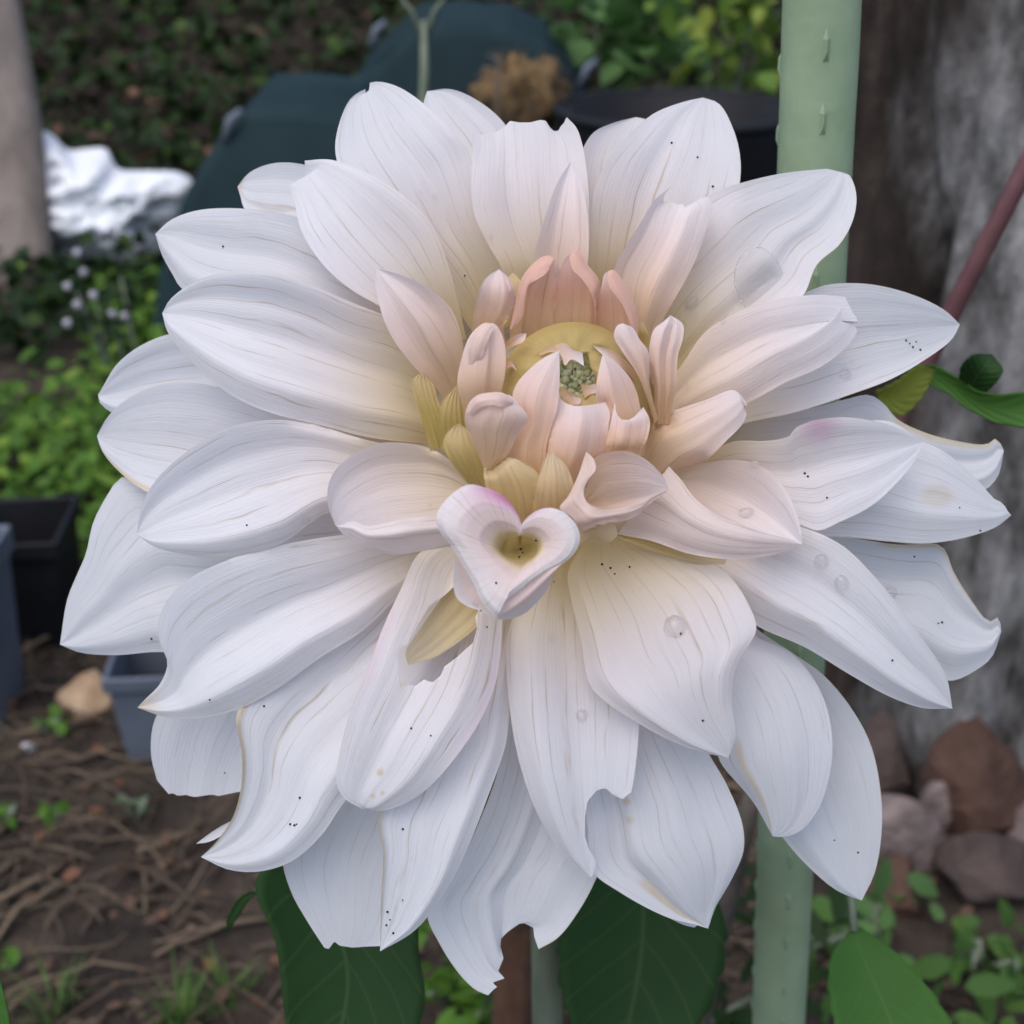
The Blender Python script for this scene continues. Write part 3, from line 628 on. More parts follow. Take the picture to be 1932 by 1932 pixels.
pet([(1060, 1150), (1075, 1350), (1095, 1480), (1108, 1560), (1115, 1640), (1170, 1684), (1262, 1732), (1310, 1744), (1336, 1752)], [(1210, 1120), (1280, 1320), (1342, 1430), (1372, 1482), (1401, 1556), (1403, 1605), (1385, 1650), (1364, 1688), (1350, 1712), (1336, 1752)], z=(-260, -200, -200, -270), prof=[(0, .02), (.16, -.06), (.22, -.11), (.30, .0), (.6, .03), (1, -.06)], dry=('M', .72, .98, .20, .05), nu=60, nv=44, blem=[(1187, 1545, 9), (1182, 1510, 8)])
pet([(1180, 1060), (1290, 1240), (1350, 1400), (1358, 1436), (1420, 1512), (1458, 1578)], [(1270, 1030), (1360, 1150), (1430, 1203), (1492, 1231), (1542, 1292), (1566, 1360), (1569, 1440), (1546, 1522), (1510, 1568), (1480, 1579), (1458, 1578)], z=(-250, -190, -180, -250), prof=[(0, -.13), (.17, .05), (.22, .05), (.55, .03), (1, -.07)], dry=('M', .62, .98, .19, .045), nu=52, nv=40)
pet([(1170, 640), (1200, 500), (1280, 410), (1345, 365), (1402, 344), (1482, 326), (1540, 320), (1566, 319), (1582, 326)], [(1290, 720), (1400, 650), (1480, 590), (1517, 555), (1541, 500), (1585, 460), (1611, 410), (1615, 362), (1600, 328), (1582, 326)], z=(-230, -165, -160, -230), prof=[(0, .06), (.35, .02), (.66, .0), (.74, -.035), (.86, .01), (1, .10)], nu=52, nv=40)
# ---- lower middle
pet([(800, 1020), (620, 1190), (480, 1290), (446, 1350), (456, 1420), (455, 1482), (440, 1540), (405, 1592), (379, 1617)], [(940, 1060), (850, 1250), (740, 1400), (642, 1524), (610, 1572), (552, 1624), (492, 1644), (432, 1641), (379, 1617)], z=(-260, -200, -190, -260), prof=[(0, .10), (.06, .05), (.35, -.06), (.6, .0), (.85, .05), (1, -.02)], dry=('L', .45, .99, .05), nu=50)
pet([(830, 1000), (640, 1010), (500, 1035), (420, 1060), (352, 1095), (312, 1138), (300, 1172), (301, 1212), (316, 1250), (302, 1290), (275, 1318), (259, 1335)], [(860, 1060), (770, 1112), (682, 1192), (602, 1242), (522, 1300), (442, 1341), (362, 1356), (302, 1350), (259, 1335)], z=(-230, -160, -160, -230), prof=[(0, .16), (.2, .08), (.5, -.03), (.80, .08), (.84, .09), (1, -.03)], dry=('T', .90), nu=56, nv=36)
pet([(830, 960), (700, 970), (620, 968), (530, 1026), (420, 1050), (350, 1046), (290, 1031), (258, 1008)], [(820, 850), (700, 832), (585, 799), (510, 792), (420, 811), (342, 860), (291, 910), (265, 960), (258, 1008)], z=(-170, -110, -110, -150), prof=[(0, -.04), (.05, .03), (.16, .12), (.20, .11), (.50, 0), (.75, .04), (1, .19)], nu=50, nv=40)
pet([(815, 838), (700, 826), (600, 801), (532, 785), (462, 760), (402, 721), (350, 670), (316, 626), (306, 591)], [(800, 660), (765, 612), (700, 585), (640, 560), (560, 525), (500, 512), (430, 513), (370, 530), (321, 565), (306, 591)], z=(-165, -100, -95, -150), prof=[(0, -.03), (.05, .02), (.20, .10), (.25, .09), (.52, 0), (.75, .05), (1, .20)], nu=52, nv=40)
pet([(820, 640), (720, 580), (660, 545), (610, 500), (570, 440), (556, 385), (546, 345), (556, 368), (562, 372), (568, 358)], [(880, 640), (862, 560), (846, 500), (812, 420), (752, 361), (682, 321), (622, 301), (575, 303)], T=[(570, 345), (576, 332)], z=(-200, -130, -120, -180), prof=[(0, .05), (.10, -.01), (.4, -.03), (.62, .0), (1, .17)], nu=56, nv=36)
pet([(900, 1100), (840, 1300), (745, 1480), (716, 1532), (714, 1560), (722, 1600), (719, 1700), (717, 1792)], [(985, 1060), (975, 1220), (962, 1320), (955, 1400), (921, 1502), (881, 1602), (841, 1682), (782, 1756), (717, 1795)], z=(-220, -160, -150, -210), prof=[(0, .12), (.06, .04), (.4, -.03), (.82, .06), (.86, .065), (1, -.05)], dry=('L', .56, .99, .035), nu=52, nv=36)
pet([(1040, 1010), (985, 1120), (957, 1200), (955, 1260), (966, 1370), (986, 1460), (1021, 1550), (1070, 1620), (1114, 1656)], [(1130, 1030), (1190, 1200), (1206, 1320), (1202, 1420), (1190, 1500), (1170, 1570), (1142, 1625), (1114, 1656)], z=(-190, -125, -110, -160), prof=[(0, -.10), (.16, .07), (.21, .075), (.5, .0), (1, .04)], nu=110, nv=60, hole=[(1108, 1512), (1125, 1492), (1142, 1486), (1158, 1501), (1175, 1508), (1188, 1496), (1260, 1490), (1260, 1680), (1121, 1658), (1119, 1650), (1124, 1636), (1123, 1622), (1111, 1602), (1104, 1580), (1104, 1540)])
# yellow petal seen through the bite
pet([(880, 1020), (850, 1100), (790, 1190), (765, 1230), (770, 1255)], [(960, 1080), (930, 1150), (880, 1200), (820, 1240), (770, 1255)], z=(-140, -135, -150), yel=.8, cup=.05, name='inner_petal')
pet([(850, 1010), (790, 1045), (756, 1112), (720, 1190), (692, 1268), (662, 1340), (641, 1420), (635, 1478), (650, 1506), (682, 1526)], [(960, 1060), (950, 1130), (946, 1210), (937, 1280), (911, 1350), (851, 1440), (791, 1500), (725, 1529), (682, 1526)], z=(-130, -80, -70, -120), prof=[(0, .05), (.12, .05), (.4, -.02), (.72, .05), (.78, .055), (1, -.05)], hole=[(868, 1096), (840, 1122), (808, 1148), (783, 1190), (772, 1214), (754, 1222), (751, 1250), (756, 1290), (784, 1294), (800, 1282), (816, 1288), (832, 1274), (838, 1258), (862, 1240), (893, 1212), (900, 1186), (896, 1164), (905, 1150), (890, 1130)], nu=110, nv=64, mag=('edge', .10, .35), pink=.08, blem=[(717, 1457, 9), (704, 1502, 6), (722, 1496, 6), (760, 1290, 8)])
# ---- right front
pet([(1190, 1020), (1320, 1110), (1430, 1182), (1520, 1222), (1602, 1272), (1682, 1316), (1742, 1336), (1797, 1337)], [(1300, 940), (1440, 965), (1520, 995), (1592, 1031), (1652, 1090), (1702, 1151), (1752, 1221), (1785, 1275), (1797, 1337)], z=(-170, -110, -110, -170), prof=[(0, -.14), (.24, .07), (.28, .075), (.6, -.01), (1, .11)], nu=50, nv=40)
pet([(1250, 960), (1420, 960), (1510, 990), (1545, 1001), (1582, 986), (1642, 956), (1692, 911), (1731, 860), (1742, 834)], [(1270, 860), (1340, 850), (1388, 832), (1440, 832), (1488, 824), (1500, 808), (1532, 794), (1590, 787), (1652, 795), (1702, 811), (1742, 834)], z=(-170, -95, -90, -140), prof=[(0, .0), (.3, -.05), (.6, -.03), (1, .16)], mag=('spot', (1545, 800), 60, .42), nu=52, nv=36)
pet([(1225, 830), (1330, 785), (1402, 764), (1482, 722), (1552, 690), (1602, 650), (1618, 625)], [(1230, 760), (1285, 690), (1332, 625), (1402, 585), (1482, 562), (1550, 556), (1594, 560)], T=[(1590, 572), (1588, 582), (1602, 588), (1615, 596), (1619, 610)], z=(-150, -90, -80, -110), prof=[(0, -.07), (.34, .08), (.40, .08), (.62, .0), (1, .07)], pink=.25, nv=36)
pet([(1130, 1000), (1092, 1040), (1071, 1085), (1078, 1130), (1096, 1210), (1112, 1290), (1140, 1322), (1200, 1362), (1262, 1396), (1320, 1418), (1374, 1430)], [(1150, 1000), (1225, 1022), (1302, 1044), (1372, 1082), (1412, 1140), (1427, 1188), (1402, 1232), (1388, 1262), (1380, 1320), (1388, 1390), (1374, 1430)], z=(-140, -70, -40, -90), prof=[(0, -.04), (.10, .05), (.3, .0), (.6, .02), (.85, .06), (1, .02)], yel=.8, nu=56, nv=40, vstr=1.2)
# ---- inner
pet([(1040, 600), (1008, 490), (1016, 450), (1031, 400), (1051, 345), (1078, 303)], [(1100, 600), (1110, 480), (1110, 420), (1101, 360), (1090, 322), (1078, 303)], z=(-150, -90, -70, -90), prof=[(0, .20), (.28, -.10), (.70, -.10), (.78, -.04), (1, .16)], pink=.35)
pet([(1170, 640), (1158, 512), (1188, 453), (1208, 421), (1232, 381), (1252, 363), (1267, 351)], [(1225, 660), (1245, 615), (1274, 562), (1305, 506), (1323, 462), (1339, 411), (1344, 384), (1336, 370)], T=[(1255, 366), (1250, 380), (1264, 380), (1278, 386), (1288, 384), (1293, 391), (1306, 384), (1321, 375)], z=(-150, -85, -70, -90), prof=[(0, .16), (.15, -.01), (.50, -.05), (.62, .07), (.66, .07), (1, -.10)], pink=.38, nv=44)
pet([(850, 770), (820, 730), (771, 680), (731, 620), (712, 560), (706, 516), (711, 506)], [(880, 740), (876, 690), (872, 640), (851, 582), (811, 546), (761, 520), (711, 506)], z=(-130, -40, 0, 10), prof=[(0, .10), (.25, .02), (.48, .13), (.52, .12), (.75, .0), (1, .16)], pink=.42, vstr=.8)
# left boat petal
pet([(900, 960), (822, 990), (766, 1000), (700, 1005), (653, 1000), (632, 989)], [(887, 913), (867, 885), (836, 859), (801, 842), (754, 835), (719, 836), (684, 847), (651, 868), (627, 896), (618, 925), (620, 958), (632, 989)], z=(-90, -75, -55, 0), prof=[(0, -.05), (.5, -.10), (.8, .0), (1, .2)], pink=.15,
    extra=[dict(L=[(848, 970), (822, 973), (766, 978), (731, 986), (693, 993), (667, 983), (653, 986), (641, 992), (632, 989)], Rr=[(860, 1030), (801, 1039), (754, 1046), (719, 1043), (684, 1033), (651, 1012), (632, 990)], z=(0, 25, 25, 2), prof=[(0, .15), (.4, .22), (1, -.45)], nu=40, nv=16)])
# yellow-green scales left of the heart
pet([(812, 850), (795, 790), (778, 735), (779, 712), (800, 701)], [(850, 840), (836, 782), (827, 757), (818, 726), (800, 701)], z=(-60, -30, -15), yel=1, cup=-.15, name='bract', ridge_=1.4, veins=5)
pet([(835, 852), (826, 800), (829, 778), (841, 748), (863, 726)], [(890, 850), (880, 790), (876, 770), (870, 744), (863, 726)], z=(-45, -10, 5), yel=1, cup=-.15, name='bract', ridge_=1.4, veins=5)
pet([(885, 915), (850, 870), (836, 835), (852, 806), (866, 799)], [(935, 925), (920, 900), (915, 877), (900, 841), (880, 808), (866, 799)], z=(-30, 10, 20), yel=.95, cup=-.15, name='bract', ridge_=1.4, veins=5)
# right inner petals
pet([(1240, 920), (1292, 890), (1332, 868), (1372, 830), (1402, 798), (1408, 778), (1396, 766), (1411, 766)], [(1210, 860), (1234, 790), (1270, 775), (1330, 755), (1384, 736), (1400, 748), (1411, 766)], z=(-90, -20, 0, -10), prof=[(0, -.04), (.3, .06), (.6, .08), (1, -.10)], pink=.40, dry=('T', .93))
# yellow strip under boat petal
pet([(1150, 1010), (1250, 1045), (1310, 1062), (1366, 1065)], [(1160, 1000), (1260, 1025), (1330, 1042), (1371, 1056), (1366, 1065)], z=(-60, -60, -70), yel=.9, cup=.05, name='bract')
# right boat petal
pet([(1150, 970), (1265, 940), (1330, 985), (1420, 1020), (1490, 1030), (1513, 1027)], [(1230, 920), (1285, 885), (1330, 873), (1402, 869), (1452, 890), (1491, 940), (1511, 1000), (1513, 1027)], z=(-90, -85, -65, -10), prof=[(0, -.05), (.5, -.12), (1, .2)], pink=.28,
    extra=[dict(L=[(1262, 880), (1285, 905), (1311, 940), (1361, 975), (1431, 1001), (1491, 1018), (1513, 1027)], Rr=[(1165, 1008), (1230, 1021), (1301, 1045), (1381, 1055), (1441, 1050), (1490, 1038), (1513, 1028)], z=(-30, 10, 20, -8), prof=[(0, .14), (.35, .17), (1, -.22)], nu=44, nv=22)])
# ---- heart (bud)
def ringpts(pts): return pts
pet([(945, 622), (935, 560), (958, 520), (968, 514)], [(990, 600), (985, 540), (975, 520), (968, 514)], z=(-95, -80, -75), yel=.9, cup=.1, name='bract')
pet([(1200, 640), (1206, 620), (1212, 605)], [(1230, 660), (1226, 630), (1212, 605)], z=(-95, -80, -75), yel=.9, cup=.1, name='bract')
pet([(891, 650), (891, 624), (897, 575), (909, 536), (924, 518), (942, 508)], [(955, 650), (950, 615), (960, 602), (972, 580), (972, 551), (960, 524), (942, 508)], z=(-70, -20, 15, 10), prof=[(0, .1), (.35, .0), (.70, .10), (.74, .08), (.85, -.05), (1, .12)], pink=.62)
pet([(962, 650), (962, 616), (975, 560), (978, 540), (992, 514), (1015, 491), (1032, 483)], [(1046, 650), (1045, 612), (1049, 575), (1056, 510), (1046, 489), (1032, 483)], z=(-90, -45, 0, 20), prof=[(0, .05), (.25, .18), (.30, .16), (.36, -.04), (.6, -.07), (1, .06)], pink=.95, nv=36,
    extra=[dict(L=[(962, 622), (974, 562), (978, 540), (991, 514), (1015, 490), (1032, 482), (1046, 489), (1040, 500)], Rr=[(968, 620), (986, 596), (990, 566), (997, 538), (1014, 527), (1030, 516), (1037, 506), (1040, 500)], z=(-20, 20, 40, 42), prof=[(0, -.5), (.4, .1), (1, .1)], nu=40, nv=12)])
pet([(1046, 650), (1046, 612), (1049, 575), (1057, 512), (1066, 488), (1087, 472)], [(1128, 650), (1127, 621), (1130, 563), (1132, 533), (1123, 518), (1108, 500), (1099, 480), (1087, 472)], z=(-90, -45, 0, 20), prof=[(0, .06), (.4, -.07), (.72, -.04), (.78, .14), (.84, .15), (1, .05)], pink=.95, nv=36,
    extra=[dict(L=[(1074, 486), (1081, 509), (1092, 520), (1105, 536), (1116, 556), (1122, 580), (1124, 617)], Rr=[(1078, 478), (1087, 471), (1099, 479), (1109, 500), (1124, 518), (1132, 534), (1130, 575), (1126, 618)], z=(42, 40, 25, -15), prof=[(0, .1), (.6, .1), (1, -.5)], nu=40, nv=12)])
pet([(1126, 660), (1126, 621), (1129, 569), (1135, 539), (1142, 515), (1154, 509)], [(1208, 680), (1203, 624), (1199, 584), (1184, 551), (1172, 527), (1154, 509)], z=(-85, -35, 5, 20), prof=[(0, .06), (.30, -.05), (.55, .0), (.60, .14), (.8, .12), (1, -.03)], pink=.9, nv=36,
    extra=[dict(L=[(1144, 522), (1150, 540), (1160, 556), (1172, 572), (1184, 598), (1196, 640)], Rr=[(1147, 512), (1157, 509), (1173, 527), (1186, 551), (1200, 584), (1204, 640)], z=(45, 40, 25, 0), prof=[(0, .1), (.5, .2), (1, -.4)], nu=36, nv=12)])
pet([(1235, 800), (1232, 757), (1225, 696), (1226, 648), (1235, 620), (1250, 608), (1265, 595)], [(1262, 800), (1267, 772), (1276, 726), (1279, 672), (1289, 636), (1288, 611), (1265, 595)], z=(-40, 10, 30, 30), prof=[(0, -.05), (.25, .14), (.35, .15), (.62, -.06), (.72, .10), (1, .0)], pink=.55, nv=34)
# dome of incurved florets
import itertools
dome_in = [(1075 + 46 * math.cos(a) * (1 + .10 * math.sin(5 * a)), 705 + 44 * math.sin(a) * (1 + .12 * math.sin(7 * a + 1))) for a in np.linspace(-math.pi, math.pi, 29)]
dome_out = [(1083 + 152 * math.cos(a), 765 + 158 * math.sin(a)) for a in np.linspace(-math.pi, math.pi, 29)]
pet(dome_in, dome_out, z=(40, 40, 40), prof=[(0, .10), (.25, .12), (.5, .0), (.75, -.28), (1, -.75)], yel=.92, pink=.3, nu=90, nv=30, name='disc_floret', veins=17, wob=12, ridge_u=(15, 4), label='yellow dome of incurved florets at the heart')
# torn pink bits over the dome
pet([(1015, 668), (1030, 655), (1045, 651), (1066, 648), (1082, 660), (1099, 665)], [(1020, 671), (1040, 664), (1057, 669), (1066, 690), (1078, 678), (1102, 691)], z=(52, 62, 66), cup=.1, pink=.55, nu=30, nv=10, vstr=.3, name='torn_petal')
pet([(950, 655), (962, 640), (980, 630), (993, 629)], [(953, 660), (972, 652), (990, 642), (993, 629)], z=(10, 40, 50), cup=.25, pink=.6, nu=20, nv=10, name='torn_petal')
pet([(950, 680), (958, 676), (966, 682), (975, 700)], [(950, 700), (958, 695), (966, 692), (975, 700)], z=(10, 30, 45), cup=.25, pink=.6, nu=20, nv=10, name='torn_petal')
pet([(1200, 720), (1170, 690), (1140, 672), (1121, 655)], [(1206, 712), (1180, 680), (1150, 660), (1121, 653)], z=(0, 30, 42), cup=.25, pink=.6, nu=20, nv=10, name='torn_petal')
pet([(1055, 742), (1062, 728), (1068, 733), (1090, 750)], [(1070, 770), (1080, 765), (1094, 762), (1096, 752)], z=(20, 28, 32), cup=.1, pink=.45, nu=16, nv=10, name='torn_petal')
pet([(1095, 725), (1110, 726), (1124, 724)], [(1103, 752), (1112, 745), (1126, 741)], z=(18, 24, 30), cup=.1, pink=.5, nu=16, nv=10, name='torn_petal')
# ring petals in front
pet([(1235, 800), (1217, 741), (1202, 705), (1172, 660), (1158, 633), (1165, 614), (1175, 610)], [(1242, 790), (1226, 726), (1223, 663), (1208, 642), (1193, 618), (1175, 610)], z=(-10, 35, 55, 60), prof=[(0, -.05), (.3, .2), (.7, .2), (1, -.1)], pink=.55)
pet([(885, 800), (863, 726), (869, 684), (882, 642), (897, 621), (915, 610)], [(950, 780), (946, 741), (952, 711), (954, 660), (945, 627), (933, 611), (915, 610)], z=(0, 50, 65, 60), prof=[(0, -.05), (.35, .16), (.62, .16), (.68, .0), (1, .05)], pink=.5, nv=32,
    extra=[dict(L=[(884, 690), (884, 650), (897, 622), (915, 609), (930, 611)], Rr=[(900, 690), (912, 668), (922, 640), (930, 622), (936, 614)], z=(72, 88, 92, 80), prof=[(0, -.3), (.5, .15), (1, -.05)], nu=24, nv=12)])
# front bud petals
pet([(1130, 850), (1150, 800), (1126, 757), (1125, 726), (1129, 702), (1137, 667)], [(1215, 860), (1218, 800), (1208, 769), (1202, 742), (1187, 711), (1160, 681), (1137, 667)], z=(40, 75, 90, 85), prof=[(0, .0), (.4, .10), (1, -.25)], pink=.68)
pet([(1025, 960), (1030, 880), (1033, 840), (1055, 745)], [(1085, 940), (1112, 887), (1140, 856), (1149, 799), (1151, 781), (1142, 758)], T=[(1058, 752), (1066, 760), (1080, 765), (1093, 766), (1108, 765), (1120, 763), (1134, 761)], z=(30, 95, 120, 100), prof=[(0, -.03), (.5, .13), (1, -.18)], pink=.75, nv=34)
pet([(985, 950), (960, 880), (955, 830), (975, 790), (966, 755), (972, 729), (990, 705), (1021, 678), (1055, 661)], [(1035, 960), (1030, 880), (1031, 844), (1039, 811), (1051, 772), (1056, 726), (1055, 661)], z=(30, 95, 125, 112), prof=[(0, -.20), (.5, .13), (1, .02)], pink=.72, nv=34)
pet([(1139, 880), (1145, 830), (1154, 787), (1160, 760)], [(1200, 880), (1208, 859), (1222, 826), (1226, 793), (1214, 768)], T=[(1163, 780), (1167, 793), (1184, 793), (1195, 788), (1204, 779)], z=(60, 110, 115, 112), prof=[(0, .0), (.4, .08), (1, -.14)], pink=.7)
# yellow bases of the bud
pet([(930, 985), (918, 930), (914, 880), (930, 866), (952, 861)], [(1040, 990), (1035, 930), (1020, 900), (990, 872), (952, 861)], z=(70, 115, 130), yel=.80, pink=.5, prof=[(0, -.15), (.5, .10), (1, -.02)], name='bract', vstr=1.8, ridge_=1.2, veins=6)
pet([(1000, 990), (1012, 920), (1030, 862), (1045, 852)], [(1090, 985), (1085, 930), (1070, 880), (1045, 852)], z=(72, 120, 132), yel=.70, pink=.55, prof=[(0, -.02), (.5, .10), (1, -.15)], name='bract', vstr=1.8, ridge_=1.2, veins=6)
pet([(912, 880), (891, 829), (877, 796), (882, 766), (897, 748), (921, 742), (940, 742)], [(925, 886), (957, 859), (975, 823), (996, 787), (980, 765), (966, 748), (940, 742)], z=(70, 130, 165, 160), prof=[(0, -.12), (.35, .08), (.62, .08), (1, -.12)], pink=.5,
    extra=[dict(L=[(880, 775), (897, 748), (921, 741), (948, 741), (970, 755)], Rr=[(890, 782), (908, 768), (930, 764), (946, 768), (966, 764)], z=(160, 180, 182, 165), prof=[(0, -.25), (.5, .2), (1, .1)], nu=24, nv=10)])
# curled petal right of the heart
pet([(1075, 955), (1100, 935), (1112, 900), (1122, 865), (1143, 854), (1178, 851), (1209, 861), (1234, 880), (1255, 905), (1261, 922)], [(1085, 960), (1110, 962), (1128, 968), (1146, 975), (1178, 972), (1214, 958), (1240, 940), (1261, 924)], z=(70, 80, 75, 80), prof=[(0, .22), (.3, .05), (.8, -.22), (1, -.2)], pink=.45,
    extra=[dict(L=[(1107, 853), (1120, 866), (1124, 885), (1110, 906), (1101, 929), (1108, 948), (1127, 958), (1146, 961), (1178, 958), (1214, 948), (1236, 934), (1260, 924)], Rr=[(1105, 854), (1091, 896), (1073, 934), (1056, 959), (1080, 976), (1094, 1000), (1146, 990), (1167, 986), (1202, 972), (1226, 948), (1260, 926)], z=(125, 130, 135, 120, 90), prof=[(0, .08), (.4, .14), (1, -.2)], nu=60, nv=16)])
pet([(1085, 1010), (1110, 1000), (1140, 992), (1158, 988)], [(1095, 1030), (1120, 1020), (1146, 1024), (1165, 1008), (1158, 988)], z=(40, 60, 65), yel=.7, cup=-.1, name='bract')
# funnel petal at the front
thr = [(981 + 34 * math.cos(a), 1034 + 23 * math.sin(a)) for a in np.linspace(-math.pi / 2 + .12, -math.pi / 2 - 2 * math.pi - .12, 28)]
rim = [(985, 1001), (982, 983), (967, 955), (943, 932), (915, 920), (885, 914), (856, 929), (828, 960), (822, 981), (831, 1005), (849, 1027), (862, 1050), (892, 1099), (908, 1134), (925, 1155), (939, 1168), (944, 1150), (990, 1108), (1028, 1080), (1068, 1059), (1089, 1035), (1094, 1009), (1082, 983), (1061, 965), (1037, 958), (1014, 963), (995, 976), (984, 990), (979, 1003)]
thr_in = [(981 + .4 * math.cos(a), 1034 + .4 * math.sin(a)) for a in np.linspace(-math.pi / 2 + .12, -math.pi / 2 - 2 * math.pi - .12, 28)]
pet(thr, rim, z=(185, 185, 185, 185, 185), prof=[(0, -.45), (.12, -.16), (.35, .06), (.7, .14), (.9, .10), (1, .0)], pink=.28, mag=('spot', (955, 935), 105), nu=120, nv=34, veins=9, name='petal', label='heart-shaped petal rolled into a funnel with a magenta edge', wob=2,
    extra=[dict(L=thr_in, Rr=thr, z=(100, 100, 100), prof=[(0, -.6), (.5, -.2), (1, 1.0)], nu=60, nv=10),
           dict(L=[(858, 1046), (866, 1056), (892, 1099), (908, 1134), (925, 1155), (939, 1168)], Rr=[(860, 1050), (855, 1096), (861, 1127), (880, 1143), (908, 1153), (938, 1169)], z=(190, 178, 176, 182), prof=[(0, .0), (1, -.7)], nu=30, nv=12),
           dict(L=[(1060, 1064), (1028, 1080), (990, 1108), (944, 1150), (940, 1166)], Rr=[(1046, 1076), (1042, 1088), (1035, 1108), (1014, 1136), (986, 1160), (955, 1169), (940, 1169)], z=(190, 178, 176, 182), prof=[(0, .0), (.4, .1), (1, -.7)], nu=30, nv=14)])

# ---- settle the petals so that none cuts through the one lying on it
CELL = 5; NG = 420
front = np.full((NG, NG), 1e9)
def cells(G):
    return np.clip((G[..., 0] / CELL).astype(int) + 8, 0, NG - 1), np.clip((G[..., 1] / CELL).astype(int) + 8, 0, NG - 1)
for P in reversed(PETALS):
    for q in P['ps']:
        ix, iy = cells(q['G']); lim = front[iy, ix] - 5.0
        push = np.maximum(0, q['Z'] - lim)
        for _ in range(10):
            s = push.copy()
            s[1:-1, 1:-1] = (push[:-2, 1:-1] + push[2:, 1:-1] + push[1:-1, :-2] + push[1:-1, 2:]) / 4
            s[0] = push[1]; s[-1] = push[-2]; s[:, 0] = s[:, 1]; s[:, -1] = s[:, -2]
            push = np.maximum(push, s * .97)
        q['Z'] = q['Z'] - push
    for q in P['ps']:
        G, Z = q['G'], q['Z']
        for a, b_ in itertools.product(np.linspace(0, 1, 4), repeat=2):
            g = (1 - a) * (1 - b_) * G[:-1, :-1] + a * (1 - b_) * G[1:, :-1] + (1 - a) * b_ * G[:-1, 1:] + a * b_ * G[1:, 1:]
            zz = (1 - a) * (1 - b_) * Z[:-1, :-1] + a * (1 - b_) * Z[1:, :-1] + (1 - a) * b_ * Z[:-1, 1:] + a * b_ * Z[1:, 1:]
            ix, iy = cells(g); np.minimum.at(front, (iy, ix), zz)
def inpoly(x, y, pl):
    c = False; j = len(pl) - 1
    for i in range(len(pl)):
        if (pl[i][1] > y) != (pl[j][1] > y) and x < (pl[j][0] - pl[i][0]) * (y - pl[i][1]) / (pl[j][1] - pl[i][1]) + pl[i][0]: c = not c
        j = i
    return c
def near_on(x, y, pl):
    best = None
    for i in range(len(pl)):
        a = np.array(pl[i], float); b_ = np.array(pl[(i + 1) % len(pl)], float); t = np.clip(np.dot(np.array([x, y]) - a, b_ - a) / max(np.dot(b_ - a, b_ - a), 1e-9), 0, 1)
        q = a + t * (b_ - a); d = np.hypot(q[0] - x, q[1] - y)
        if best is None or d < best[0]: best = (d, q)
    return best
camv = np.array(CAM); fw, up_, rg = np.array(FWD), np.array(UPV), np.array(RGT)
ALLV = []; ALLF = []
rv = random.Random(5)
